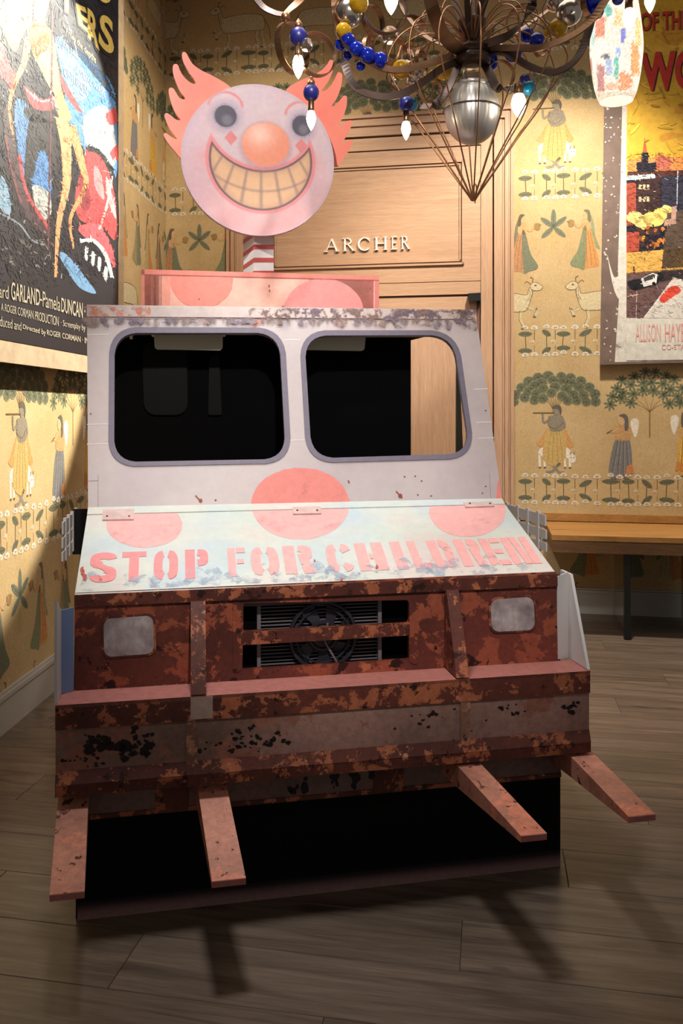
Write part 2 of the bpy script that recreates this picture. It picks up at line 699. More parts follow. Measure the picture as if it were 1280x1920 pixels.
def lotus(k, x0, y0, flip, seed):
    rnd = random.Random(seed)
    xs = [21, 60, 91, 131, 176, 207, 240, 275, 312]
    for i, x in enumerate(xs):
        x += x0
        rot = [0.0, -0.6, 0.0, 0.45, 0.0, 0.0, -0.7, 0.1, 0.6][i]
        rx = [12, 9, 12, 12, 15, 11, 11, 13, 11][i]
        ya = y0 + 14 + rnd.uniform(-3, 3)
        yb = y0 + 44 + rnd.uniform(-3, 3)
        k.stroke([(x, ya), (x + rnd.uniform(-2, 2), yb)], 1.6, (76, 70, 50), 0)
        leaf(k, x, ya, rx * 1.08, 5.0, -rot)
        leaf(k, x, yb, rx * 1.08, 5.0, rot)
        flower(k, x, ya - 10, 5.6)
        flower(k, x, yb + 10, 6.0)
    for x in (38, 76, 112, 152, 192, 224, 258, 294, 330):
        x += x0
        k.stroke([(x, y0 + 8), (x, y0 + 25)], 1.3, (84, 70, 52), 0)
        k.stroke([(x, y0 + 36), (x, y0 + 52)], 0.9, (96, 80, 58), 0)
        flower(k, x, y0 + 5, 6.4)
        flower(k, x, y0 + 55, 6.2)
        flower(k, x - 4, y0 + 30, 3.4)


def dome_tree(k, x, y, w, h, seed):
    """round tree of dark leaf pads; y is the underside"""
    rnd = random.Random(seed)
    for a in (-62, -42, -24, -9, 6, 20, 38, 60):
        q = math.radians(a)
        k.curve([(x, y + 20), (x + w * 0.24 * math.sin(q), y + 2 - 9 * math.cos(q)), (x + w * 0.62 * math.sin(q), y - 24 * math.cos(q))], 1.5, (104, 84, 58), 0, 4, True)
    for ring, (fr, n) in enumerate(((1.0, 12), (0.76, 10), (0.52, 7), (0.30, 4))):
        for i in range(n):
            q = PI * (0.0 + (i + 0.5 * (ring % 2)) / (n - 1 + 0.5 * (ring % 2)))
            px = x - w * fr * math.cos(q) + rnd.uniform(-2, 2)
            py = y + 6 - h * (0.1 + 0.9 * fr * math.sin(q)) * (0.98 if ring == 0 else 1.02) + rnd.uniform(-2, 2)
            r = rnd.uniform(9.5, 11.5)
            k.ell(px, py, r, r * 0.92, (128, 134, 108), 1 + ring, 0, 10)
            k.ell(px, py, r * 0.86, r * 0.78, (84, 100, 82), 1.5 + ring, 0, 10)
            for g in range(8):
                u = PI * 2 * g / 8 + rnd.uniform(0, 1)
                k.stroke([(px, py), (px + r * 0.8 * math.cos(u), py + r * 0.7 * math.sin(u))], 1.0, (58, 72, 60), 2 + ring)


def star_tree(k, x, y, w, h, seed):
    rnd = random.Random(seed)
    k.stroke([(x, y + 62), (x, y + 12)], 2.6, (134, 102, 62), 0)
    for dx, dy in ((-56, -2), (-34, -16), (-14, -26), (10, -28), (30, -18), (52, -4)):
        k.curve([(x, y + 14), (x + dx * 0.35, y + 2 + dy * 0.1), (x + dx, y + dy)], 1.4, (134, 102, 62), 0, 4, True)
    for ring, (fr, n) in enumerate(((1.0, 12), (0.74, 9), (0.46, 6))):
        for i in range(n):
            q = PI * (i + 0.5 * (ring % 2)) / (n - 1 + 0.5 * (ring % 2))
            px = x - w * fr * math.cos(q) + rnd.uniform(-3, 3)
            py = y - h * (0.02 + 0.98 * fr * math.sin(q)) + rnd.uniform(-3, 3)
            for g in range(8):
                u = PI * 2 * g / 8 + 0.2
                L = 12 if math.sin(u) > -0.3 else 9
                k.ell(px + L * 0.5 * math.cos(u), py + L * 0.5 * math.sin(u), L * 0.6, 2.1, (88, 106, 84), 1, u, 6)


def calf(k, x, y):
    k.blob([(x - 30, y + 2), (x - 18, y - 8), (x + 20, y - 8), (x + 30, y + 4), (x + 20, y + 14), (x - 20, y + 12)], WHT, 0)
    for dx in (-28, -19, 18, 27):
        k.stroke([(x + dx, y + 6), (x + dx + 1, y + 30)], 4, WHT, 0)
        k.ell(x + dx + 1, y + 31, 2.6, 1.8, OUT, 1, 0, 6)
    k.blob([(x + 26, y + 6), (x + 36, y + 6), (x + 38, y + 18), (x + 30, y + 22), (x + 25, y + 14)], WHT, 1)
    for dx in (28, 35):
        k.stroke([(x + dx, y + 7), (x + dx + 1, y + 1)], 1.4, OUT, 2)
    k.ell(x + 30, y + 12, 1.1, 1.1, OUT, 2, 0, 6)
    k.ell(x + 35, y + 12, 1.1, 1.1, OUT, 2, 0, 6)


def flutist(k, x, y):
    """robed flute player, x is the axis, y the crown of the head"""
    SK, RB, SC = (132, 126, 114), (200, 168, 102), (206, 150, 88)
    k.blob([(x - 14, y + 40), (x - 28, y + 62), (x - 36, y + 70), (x - 24, y + 76), (x - 14, y + 62)], SC, 1)
    k.blob([(x + 15, y + 38), (x + 26, y + 60), (x + 33, y + 74), (x + 22, y + 78), (x + 15, y + 62)], SC, 1)
    k.blob([(x - 13, y + 40), (x + 13, y + 40), (x + 19, y + 80), (x + 12, y + 108), (x - 4, y + 112), (x - 20, y + 104), (x - 24, y + 86)], RB, 2)
    for dx in (-12, -5, 3, 10):
        k.curve([(x + dx * 0.6, y + 44), (x + dx * 1.1, y + 80), (x + dx * 1.2, y + 104)], 0.8, (150, 116, 62), 3, 4)
    k.blob([(x - 12, y + 18), (x + 12, y + 18), (x + 15, y + 34), (x + 10, y + 46), (x - 9, y + 46), (x - 13, y + 32)], SK, 3)
    k.curve([(x + 12, y + 21), (x + 16, y + 38), (x, y + 40), (x - 12, y + 18)], 4.5, SK, 4)
    k.curve([(x - 11, y + 24), (x - 22, y + 30), (x - 24, y + 14)], 4.2, SK, 4)
    k.curve([(x - 11, y + 20), (x - 14, y + 34), (x, y + 42), (x + 14, y + 30)], 1.0, OUT, 5)
    k.ell(x + 1, y + 8, 7.5, 8.5, SK, 4)
    k.blob([(x - 7, y + 4), (x, y - 3), (x + 8, y - 1), (x + 11, y + 8), (x + 8, y + 17), (x + 5, y + 6)], (72, 74, 70), 5)
    k.stroke([(x - 42, y + 12), (x - 2, y + 12)], 1.8, (100, 76, 48), 6)
    k.stroke([(x - 8, y + 108), (x + 6, y + 124), (x + 16, y + 124)], 5, SK, 1)
    k.stroke([(x + 8, y + 106), (x - 6, y + 122), (x - 18, y + 124)], 5, SK, 2)


def lady(k, x, y, mir, skirt, blouse, sash, hair=(70, 76, 84), fan=True):
    f = lambda pts: [(x + mir * p[0], y + p[1]) for p in pts]
    k.blob(f([(-12, 46), (12, 46), (17, 108), (8, 118), (-24, 116)]), skirt, 1)
    dk = tuple(int(v * 0.66) for v in skirt)
    lt = tuple(min(255, int(v * 1.35)) for v in skirt)
    for d in (-8, -3, 2, 7):
        k.stroke(f([(d, 48), (d * 2.0 - 3, 114)]), 1.1, dk, 2)
        k.stroke(f([(d + 2, 52), (d * 2.0, 112)]), 0.9, lt, 2)
    k.poly(f([(8, 96), (17, 92), (21, 110), (4, 112)]), sash, 3)
    k.blob(f([(-12, 24), (12, 22), (13, 48), (-12, 48), (-14, 34)]), blouse, 2)
    k.curve(f([(-8, 26), (-18, 34), (-22, 30)]), 3.6, (206, 168, 118), 3)
    k.stroke(f([(-28, 36), (-18, 30)]), 1.8, OUT, 4)
    k.ell(x - mir * 2, y + 13, 6.5, 8.5, (210, 172, 124), 3)
    k.blob(f([(-6, 3), (4, 0), (10, 8), (10, 28), (4, 30), (3, 10)]), hair, 4)
    if fan:
        k.blob(f([(14, 16), (20, 8), (28, 12), (28, 28), (23, 44), (18, 34)]), WHT, 1)
    k.stroke(f([(-14, 118), (-4, 121)]), 2.4, OUT, 1)
    k.stroke(f([(2, 119), (12, 121)]), 2.4, OUT, 1)


def bearer(k, x, y, mir, main, side, veil):
    """woman carrying a pot; faces -x before mirroring"""
    f = lambda pts: [(x + mir * p[0], y + p[1]) for p in pts]
    k.blob(f([(6, 6), (14, 22), (18, 50), (26, 74), (16, 68), (8, 44)]), veil, 0)
    k.blob(f([(-4, 34), (8, 34), (20, 80), (24, 104), (4, 108), (-4, 106)]), main, 1)
    k.blob(f([(-4, 34), (2, 36), (-1, 106), (-12, 108), (-28, 100), (-14, 74)]), side, 2)
    for q in (-3, 0, 4, 8):
        k.curve(f([(q, 40), (q * 1.6 + 2, 74), (q * 2 + 3, 104)]), 0.8, tuple(int(v * 0.7) for v in main), 3, 3)
    k.blob(f([(-6, 18), (7, 18), (9, 36), (-5, 36)]), (204, 160, 112), 2)
    k.curve(f([(0, 22), (-12, 32), (-20, 26)]), 3.2, (204, 160, 112), 4)
    k.ell(x, y + 9, 5.5, 7.5, (208, 168, 120), 3)
    k.blob(f([(-3, 1), (5, 0), (9, 8), (9, 22), (4, 20), (3, 8)]), tuple(int(v * 0.7) for v in veil), 4)
    k.blob(f([(-30, 18), (-22, 18), (-20, 24), (-23, 30), (-30, 30), (-32, 24)]), (150, 118, 70), 4)
    k.stroke(f([(-34, 20), (-30, 22)]), 1.6, (150, 118, 70), 4)


def palm(k, x, y):
    for a, L in ((-90, 34), (-38, 30), (-142, 30), (42, 30), (138, 30)):
        q = math.radians(a)
        k.ell(x + L * 0.5 * math.cos(q), y + L * 0.5 * math.sin(q), L * 0.5, 5, (100, 112, 98), 1, q, 12, 0.2)
        k.stroke([(x, y), (x + L * 0.9 * math.cos(q), y + L * 0.9 * math.sin(q))], 0.9, (60, 76, 64), 2)
    for d in (-4, 0, 4):
        k.stroke([(x + d * 0.3, y + 6), (x + d, y + 46)], 1.6, (196, 172, 112), 0)


def cow(k, x, y, mir):
    """humped white ox, head at (x, y), body behind it"""
    f = lambda pts: [(x + mir * p[0], y + p[1]) for p in pts]
    body = f([(4, 4), (14, 8), (18, 20), (40, 17), (70, 16), (96, 20), (104, 34), (100, 50), (70, 50), (40, 52), (20, 50), (12, 34), (8, 18)])
    k.blob(body, CRM, 1)
    k.curve(body + body[:1], 1.1, (112, 86, 58), 2, 4)
    k.blob(f([(-12, 6), (-2, -2), (8, -2), (12, 6), (6, 12), (-6, 12)]), CRM, 3)
    k.curve(f([(-12, 6), (-2, -2), (8, -2), (12, 6), (6, 12), (-6, 12), (-12, 6)]), 0.9, OUT, 4, 4)
    k.ell(x + mir * 2, y + 3, 2.3, 1.9, OUT, 4, 0, 8)
    k.curve(f([(8, -2), (7, -10), (12, -13)]), 1.6, OUT, 3, 4)
    k.curve(f([(11, 0), (18, -5), (22, -2)]), 1.8, (150, 112, 74), 3, 4)
    for leg in ([(18, 44), (4, 50), (-2, 46), (4, 62)], [(28, 48), (30, 66), (24, 80), (26, 84)], [(90, 46), (86, 62), (90, 78), (86, 84)], [(98, 42), (98, 62), (102, 78), (98, 84)]):
        k.curve(f(leg), 5.2, CRM, 0, 4)
        k.curve([(p[0] - 2.4, p[1]) for p in f(leg)], 0.8, OUT, 1, 4)
        p = f(leg)[-1]
        k.ell(p[0], p[1], 3.2, 2.2, OUT, 2, 0, 6)
    k.curve(f([(102, 26), (112, 46), (116, 70)]), 1.3, OUT, 1, 4)
    for d in (9, 13):
        k.curve(f([(d, 10), (d - 1, 22), (d + 5, 32)]), 0.8, OUT, 3, 4)


def paper(x_lo, x_hi, ks):
    k = Ink()
    for i in ks:
        x0 = 340 * i
        for rep in (0, -573, -1146):
            Y = lambda y: y + rep
            dome_tree(k, x0 + 75, Y(752), 74, 56, 3 + i)
            star_tree(k, x0 + 245, Y(758), 70, 58, 5 + i)
            calf(k, x0 + 75, Y(846))
            flutist(k, x0 + 77, Y(762))
            lady(k, x0 + 197, Y(776), 1, (106, 112, 120), (196, 150, 100), (198, 126, 76))
            lady(k, x0 + 310, Y(770), -1, (214, 162, 62), (200, 160, 100), (206, 130, 60))
            lotus(k, x0, Y(890), 0, 11 + i)
            palm(k, x0 + 73, Y(998))
            bearer(k, x0 + 131, Y(968), 1, (206, 140, 78), (112, 130, 100), (132, 144, 112))
            bearer(k, x0 + 17, Y(972), -1, (180, 128, 90), (98, 114, 98), (98, 104, 90))
            bearer(k, x0 + 210, Y(970), 1, (110, 124, 104), (150, 140, 100), (110, 96, 80))
            bearer(k, x0 + 282, Y(970), -1, (190, 170, 120), (196, 130, 70), (120, 124, 100))
            cow(k, x0 + 106, Y(1104), 1)
            cow(k, x0 + 42, Y(1104), -1)
            lotus(k, x0, Y(1184), 1, 17 + i)
    return k


s963 = bws(963)[0]


def bw_map(x, y, h):
    return tuple(bw_o + bw_e * (s963 + x * U) + bw_n * h + np.array([0, 0, EYE + (HY - y) * U]))


def clip_rect(x0, x1, y0, y1):
    cx = clip_x(x0, x1)
    cy = clip_x(y0, y1)

    def f(pts):
        p = cx(pts)
        if len(p) < 3:
            return []
        return [(b_, a_) for a_, b_ in cy([(q[1], q[0]) for q in p])]
    return f


s427 = bws(427)[0]
ytop = HY - (WH - EYE) / U
yb = HY + (EYE - 0.2) / U
paper(0, 500, [0, 1]).build('wallpaper_print', bw_map, M['paper_ink'], wall_back, clip=clip_rect(0, 560, ytop, yb))
xl = (s_corner - s963) / U


def bw_map2(x, y, h):
    return tuple(bw_o + bw_e * (s_corner + 0.01 + x * U) + bw_n * h + np.array([0, 0, EYE + (HY - y) * U]))


# left of the door and above it the paper starts again in the corner
zdoor = EYE + (HY - 214) * 6.45 / F
paper(0, 700, [0, 1]).build('wallpaper_print', bw_map2, M['paper_ink'], wall_back, clip=clip_rect(0, (s427 - s_corner) / U - 3, ytop, yb))
paper(0, 700, [0, 1]).build('wallpaper_print', bw_map2, M['paper_ink'], wall_back,
                            clip=clip_rect((s427 - s_corner) / U - 3, (s963 - s_corner) / U - 3, ytop, HY - (zdoor - EYE) / U))

# left wall: measured from the flute player below the poster
p40 = lw(40, 775)
s40 = float((p40 - lw_o) @ lw_e)


def lw_map(x, y, h):
    return tuple(lw_o + lw_e * (s40 + (x - 77) * U) + lw_n * h + np.array([0, 0, EYE + (HY - y) * U]))


paper(-300, 800, [-1, 0, 1, 2]).build('wallpaper_print', lw_map, M['paper_ink'], wall_left,
                                     clip=clip_rect((-1.6 - s40) / U + 77, (2.99 - s40) / U + 77, ytop, yb))

# ------------------------------------------------------------------ baseboards
def baseboard(name, o, e, n, s0, s1, h=0.2):
    b_ = slab(name, o, e, n, s0, s1, 0, h - 0.035, 0.018, M['base'], None, 0.018, kind='structure')
    slab('cap_moulding', o, e, n, s0, s1, h - 0.035, h - 0.014, 0.026, M['base'], b_, 0.026)
    slab('top_bead', o, e, n, s0, s1, h - 0.012, h, 0.012, M['base'], b_, 0.012)
    return b_


baseboard('baseboard_left', lw_o, lw_e, lw_n, -4.5, 2.99)
baseboard('baseboard_back', bw_o, bw_e, bw_n, s963 + 0.005, 3.25, 0.195)
baseboard('baseboard_corner', bw_o, bw_e, bw_n, s_corner + 0.02, s427 - 0.005, 0.195)

# ------------------------------------------------------------------ door: oak casing, transom panel with letters, two leaves
door = empty('door_1', tuple(bw_o + bw_e * (s427 + s963) / 2), 0, kind='structure')
door.location = (0, 0, 0)
sx = lambda px: bws(px)[0]
zz = lambda px, py: bws(px, py)[1]
z_top = zdoor
s_l, s_r = s427, s963
half = (s_l + s_r) / 2
mirr = lambda s: s_l + s_r - s


def casing(a_px, b_px, out, mt='oak_v', ztop=z_top, name='casing_strip'):
    s0, s1 = sx(a_px), sx(b_px)
    bslab(name, s0, s1, 0, ztop, out, M[mt], door)
    bslab(name, mirr(s1), mirr(s0), 0, ztop, out, M[mt], door)


zc = lambda py: zz(760, py)
casing(957, 963, 0.045, ztop=zc(214))
casing(953.5, 956.5, 0.030, ztop=zc(220))
casing(946, 953, 0.055, ztop=zc(224))
casing(941.5, 945.5, 0.040, ztop=zc(236))
casing(926, 941, 0.052, ztop=zc(239))
casing(923.5, 925.5, 0.018, 'oak_dark', ztop=zc(255))
casing(901.5, 923, 0.034, ztop=zc(258), name='jamb')
zL = [(214, 220, .045), (220, 224, .030), (224, 236, .055), (236, 239, .040), (239, 255, .052), (255, 258, .018), (258, 281, .034)]
edges = [957, 953.5, 946, 941.5, 926, 923.5, 901.5]
for (ya, yb_, out), e in zip(zL, edges):
    bslab('header_strip', mirr(sx(e)), sx(e), zc(yb_), zc(ya), out, M['oak_dark' if out < .02 else 'oak_h'], door)
s_in0, s_in1 = mirr(sx(900.5)), sx(900.5)
z_ph, z_pl = zc(283), zz(890, 527)
bslab('transom_frame', s_in0, s_in1, z_pl, z_ph, 0.026, M['oak_h'], door)
# raised moulding around the sunk panel
m0, m1 = mirr(sx(870)), sx(870)
zm1, zm0 = zz(849, 303), zz(870, 497)
for w_, out, mt in ((0.0, 0.040, 'oak_h'), (0.018, 0.030, 'oak_dark'), (0.026, 0.036, 'oak_h')):
    t = 0.016 if w_ == 0 else (0.006 if out == 0.030 else 0.012)
    for (a0, a1, b0, b1) in ((m0 + w_, m1 - w_, zm1 - w_ - t, zm1 - w_), (m0 + w_, m1 - w_, zm0 + w_, zm0 + w_ + t), (m0 + w_, m0 + w_ + t, zm0 + w_, zm1 - w_), (m1 - w_ - t, m1 - w_, zm0 + w_, zm1 - w_)):
        bslab('panel_moulding', a0, a1, b0, b1, out, M[mt], door, base=0.02)
bslab('transom_panel', m0 + 0.04, m1 - 0.04, zm0 + 0.04, zm1 - 0.04, 0.0275, M['oak_h'], door, base=0.02)
bslab('transom_rail', s_in0, s_in1, zz(890, 552), zz(890, 528.5), 0.03, M['oak_h'], door)
bslab('groove', s_in0, s_in1, zz(890, 528.5), z_pl, 0.012, M['oak_dark'], door)
z_dh = zz(890, 556)
bslab('groove', s_in0, s_in1, z_dh, zz(890, 552), 0.01, M['oak_dark'], door)
for a0, a1 in ((s_in0 + 0.03, half - 0.002), (half + 0.002, s_in1 - 0.03)):
    lf = bslab('door_leaf', a0, a1, 0.008, z_dh, 0.014, M['oak_v'], door)
    for (p0, p1, q0, q1) in ((a0, a0 + 0.11, 0.008, z_dh), (a1 - 0.11, a1, 0.008, z_dh)):
        bslab('stile', p0, p1, q0, q1, 0.02, M['oak_v'], lf, base=0.014)
    bslab('top_rail', a0 + 0.11, a1 - 0.11, z_dh - 0.13, z_dh, 0.02, M['oak_h'], lf, base=0.014)
    bslab('bottom_rail', a0 + 0.11, a1 - 0.11, 0.008, 0.24, 0.02, M['oak_h'], lf, base=0.014)
for a0, a1 in ((s_in0, s_in0 + 0.03), (s_in1 - 0.03, s_in1)):
    bslab('door_reveal', a0, a1, 0, z_dh, 0.006, M['oak_dark'], door)
pv = lambda px, py, h: tuple(bw(px, py, h))
hw = MB()
hw.hexa([pv(877.5, 565, .03), pv(901, 563.5, .03), pv(901, 548.5, .03), pv(877.5, 550, .03)], [pv(877.5, 565, .075), pv(901, 563.5, .075), pv(901, 548.5, .075), pv(877.5, 550, .075)])
hw.build('door_closer', M['black_metal'], door)

# the six raised letters, drawn as thick and thin strokes with serifs
def letter_shapes(ch):
    t, h = 0.07, 0.15
    bar = lambda x0, y0, x1, y1, w: [(x0 - w / 2, y0), (x0 + w / 2, y0), (x1 + w / 2, y1), (x1 - w / 2, y1)]
    ser = lambda x, y: [(x - .15, y - .025), (x + .15, y - .025), (x + .15, y + .025), (x - .15, y + .025)]

    def arc(cx, cy, rx, ry, a0, a1, w0, w1, n=10):
        o_, i_ = [], []
        for q in range(n + 1):
            a_ = math.radians(a0 + (a1 - a0) * q / n)
            w = w0 + (w1 - w0) * abs(math.cos(a_))
            o_.append((cx + rx * math.cos(a_), cy + ry * math.sin(a_)))
            i_.append((cx + (rx - w) * math.cos(a_), cy + (ry - w) * math.sin(a_)))
        return o_ + i_[::-1]
    if ch == 'A':
        return [bar(.08, 0, .5, 1, t), bar(.92, 0, .5, 1, h), [(.26, .33), (.74, .33), (.74, .39), (.26, .39)], ser(.08, .025), ser(.92, .025)]
    if ch == 'R':
        return [bar(.2, 0, .2, 1, h), arc(.42, .75, .36, .25, -90, 90, .05, .13), [(.2, .95), (.42, .95), (.42, 1), (.2, 1)], [(.2, .5), (.42, .5), (.42, .55), (.2, .55)], bar(.95, 0, .46, .52, h), ser(.2, .025), ser(.95, .025), ser(.15, .975)]
    if ch == 'C':
        return [arc(.55, .5, .5, .51, 48, 312, .06, .14, 18), [(.84, .72), (.9, .72), (.9, .97), (.86, .9)]]
    if ch == 'H':
        return [bar(.15, 0, .15, 1, h), bar(.85, 0, .85, 1, h), [(.15, .47), (.85, .47), (.85, .53), (.15, .53)]] + [ser(x, y) for x in (.15, .85) for y in (.025, .975)]
    if ch == 'E':
        return [bar(.2, 0, .2, 1, h), [(.2, 0), (.8, 0), (.84, .16), (.8, .06), (.2, .06)], [(.2, .94), (.78, .94), (.82, .84), (.78, 1), (.2, 1)], [(.2, .48), (.66, .48), (.66, .54), (.2, .54)], ser(.15, .025), ser(.15, .975)]


let_x = [(609, 634), (642, 664), (669, 695), (702, 726), (733, 747), (751, 767)]
for ch, (xa, xb) in zip('ARCHER', let_x):
    ya, yb_ = 472.5 - (xa - 609) * .036, 472.5 - (xb - 609) * .036
    mb = MB()
    for poly in letter_shapes(ch):
        f_ = lambda x, y, off: tuple(bw(xa + (xb - xa) * x, (ya + (yb_ - ya) * x) - 24.5 * y, off))
        V, Fc = loops_solid([poly], lambda x, y: f_(x, y, .042), lambda x, y: f_(x, y, .027))
        mb.add(V, Fc)
    mb.build('letter', M['letter_metal'], door)
# ------------------------------------------------------------------ cardboard truck
tA = np.array([(145 - 640) / F * (F * EYE / 957), F * EYE / 957, 0])
tB = np.array([(1050 - 640) / F * (F * EYE / 855), F * EYE / 855, 0])
tC = (tA + tB) / 2
te = (tB - tA) / np.linalg.norm(tB - tA)
tn = np.array([te[1], -te[0], 0])                     # towards the viewer
truck = empty('truck_cutout', tuple(tC), math.atan2(te[1], te[0]), label='full-size cardboard ice cream truck front with rusty bumper, four forks and clown head on top', cat='truck')


class Pl:
    """plane across the truck: through height w0 at depth v0, leaning dv per dw"""
    def __init__(s, v0, w0=0.0, dv=0.0, dw=1.0):
        s.v0, s.w0 = v0, w0
        L = math.hypot(dv, dw)
        s.d = (dv / L, dw / L)
        s.n = (dw / L, -dv / L)

    def __call__(s, px, py, off=0.0):
        d = ray(px, py)
        v_o, v_d = float((EYEP - tC) @ tn), float(d @ tn)
        a = s.n[0] * (v_o - s.v0) + s.n[1] * (EYE - s.w0)
        b = s.n[0] * v_d + s.n[1] * d[2]
        t = (off - a) / b
        p = EYEP + d * t
        return (float((p - tC) @ te), -float((p - tC) @ tn), float(p[2]))

    def push(s, q, h):
        return (q[0], q[1] - s.n[0] * h, q[2] + s.n[1] * h)

    def board(s, name, loops, th, mt, parent, out=0.0, smooth=False, **kw):
        """solid board cut to pixel loops; front face `out` proud of the plane"""
        fr = lambda x, y: s.push(s(x, y), out)
        bk = lambda x, y: s.push(s(x, y), out - th)
        V, Fc = loops_solid(loops, fr, bk)
        return tag(mesh(name, V, Fc, mt, parent), **kw)

    def ink(s):
        return lambda x, y, h: s.push(s(x, y), h)


v, w_ = 0, 0
P_front = Pl(0.0)
P_hood = Pl(0.0, 0.995, -0.48, 0.202)
P_shield = Pl(-0.48, 1.197, -0.30, 0.735)
P_bump = Pl(0.12)

# --- materials
m, nt, bs, N = nmat('hood_print')
a = noise(nt, 2.4, 3, 0.5)
b = noise(nt, 3.1, 3, 0.55, mapscale=(1.1, 1, 1))
c = noise(nt, 30, 5, 0.7)
cc = ramp(nt, a, [(0.33, (184, 200, 208)), (0.5, (206, 208, 198)), (0.66, (212, 196, 190))])
cc = mix(nt, ramp(nt, b, [(0.5, G(0)), (0.72, G(0.8))]), cc, (190, 206, 198))
cc = mix(nt, 1.0, cc, ramp(nt, c, [(0.3, G(0.93)), (0.7, G(1.03))]), 'MULTIPLY')
sp = noise(nt, 24, 5, 0.6)
cc = mix(nt, ramp(nt, sp, [(0.735, G(0)), (0.745, G(1))]), cc, (120, 80, 66))
link(nt, cc, bs.inputs['Base Color'])
bs.inputs['Roughness'].default_value = 0.45
M['hood'] = m
m, nt, bs, N = nmat('windshield_print')
a = noise(nt, 2.0, 4, 0.55)
c = noise(nt, 28, 5, 0.7)
cc = ramp(nt, a, [(0.3, (178, 164, 166)), (0.5, (190, 177, 176)), (0.7, (190, 174, 170))])
cc = mix(nt, 1.0, cc, ramp(nt, c, [(0.3, G(0.94)), (0.7, G(1.03))]), 'MULTIPLY')
sp = noise(nt, 22, 5, 0.6, dist=0.6)
cc = mix(nt, ramp(nt, sp, [(0.725, G(0)), (0.735, G(1))]), cc, (140, 84, 66))
link(nt, cc, bs.inputs['Base Color'])
bs.inputs['Roughness'].default_value = 0.45
M['shield'] = m
M['rust'] = rust('rust_front_print', (118, 60, 50), (156, 82, 60), (46, 22, 19), 0.52, 0.60, 8, 12, light=(182, 112, 78), t_light=0.63)
M['rust_lip'] = rust('rust_lip_print', (106, 56, 46), (168, 98, 68), (46, 23, 19), 0.53, 0.60, 12, 18, light=(192, 130, 94), t_light=0.63)
M['bumper'] = rust('bumper_panel_print', (166, 128, 116), (152, 102, 86), (36, 25, 25), 0.55, 0.66, 3.0, 14, rough=0.45)
M['strip'] = rust('undertray_print', (136, 106, 98), (136, 92, 76), (30, 20, 20), 0.58, 0.68, 4, 9)
M['shelf'] = plain('bumper_shelf_print', (178, 112, 102), 0.5, var=0.3, scale=40)
M['fork'] = rust('fork_print', (232, 156, 130), (216, 134, 106), (76, 40, 32), 0.55, 0.60, 3.5, 26, rough=0.5)
M['white_card'] = plain('white_card', (206, 202, 200), 0.6, var=0.04)
M['blue_lit_card'] = plain('blue_lit_white_card', (112, 134, 176), 0.5, var=0.05)  # white card; the blue light it reflects is put into its colour
M['black_card'] = plain('black_card', (3, 3, 3), 0.4, var=0.1)
M['matte_black'] = plain('matte_black_card', (3, 3, 4), 0.8, var=0.1, spec=0.1)
M['rubber'] = plain('window_rubber_print', (112, 104, 120), 0.5, var=0.2, scale=40)
M['visor'] = plain('olive_visor', (186, 184, 164), 0.5, var=0.06)
M['lens'] = None
m, nt, bs, N = nmat('headlight_print')
a = noise(nt, 16, 5, 0.6)
b = noise(nt, 60, 4, 0.6, mapscale=(1, 1, 0.3))
cc = ramp(nt, a, [(0.3, (124, 112, 114)), (0.55, (172, 158, 158)), (0.75, (206, 194, 192))])
cc = mix(nt, 1.0, cc, ramp(nt, b, [(0.3, G(0.85)), (0.7, G(1.1))]), 'MULTIPLY')
link(nt, cc, bs.inputs['Base Color'])
bs.inputs['Roughness'].default_value = 0.25
M['lens'] = m
M['ink'] = ink_mat('truck_print', 0.5, 0.12, 40)
M['ink_worn'] = ink_mat('worn_truck_print', 0.5, 0.12, 40, wear=0.34, wscale=26)
M['ink_grime'] = ink_mat('grime_print', 0.55, 0.3, 40, wear=0.46, wscale=26, soft=0.16)
M['ink_soft'] = ink_mat('soft_spray_print', 0.5, 0.1, 30, wear=0.10, wscale=5, soft=0.35)

# --- front panel with the radiator opening
fp_out = [(140, 1138), (1043, 1098), (1047, 1626), (145, 1727)]
P = P_front
q = lambda u, vv, w: (u, -vv, w)
hole_u = rquad([(456, 1131), (766, 1125), (766, 1168), (456, 1184)], 5, 3)
hole_l = rquad([(454, 1209), (766, 1190), (766, 1236), (454, 1255)], 3, 3)
front = MB()
fr = lambda x, y: P.push(P(x, y), 0.0)
V, Fc = loops_solid([[(140, 1112), (1042.5, 1073), (1046, 1262), (138, 1322)], hole_u, hole_l], fr, lambda x, y: P.push(P(x, y), -0.014))
front_panel = mesh('front_panel', V, Fc, M['rust'], truck)
P.board('hood_lip', [[(140, 1115), (1042, 1075), (1043, 1098), (140, 1137)]], 0.012, M['rust_lip'], truck, 0.010)
# grille bar and thin reveal around the opening
P.board('grille_bar', [[(452, 1185), (767, 1167.5), (767, 1190.5), (452, 1209)]], 0.012, M['rust_lip'], front_panel, 0.006)
P.board('grille_post', [rquad([(437, 1128), (456, 1130), (454, 1256), (436, 1262)], 6, 3)], 0.01, M['rust'], front_panel, 0.004)
P.board('grille_post', [rquad([(766, 1126), (783, 1136), (783, 1246), (766, 1242)], 6, 3)], 0.01, M['rust'], front_panel, 0.004)
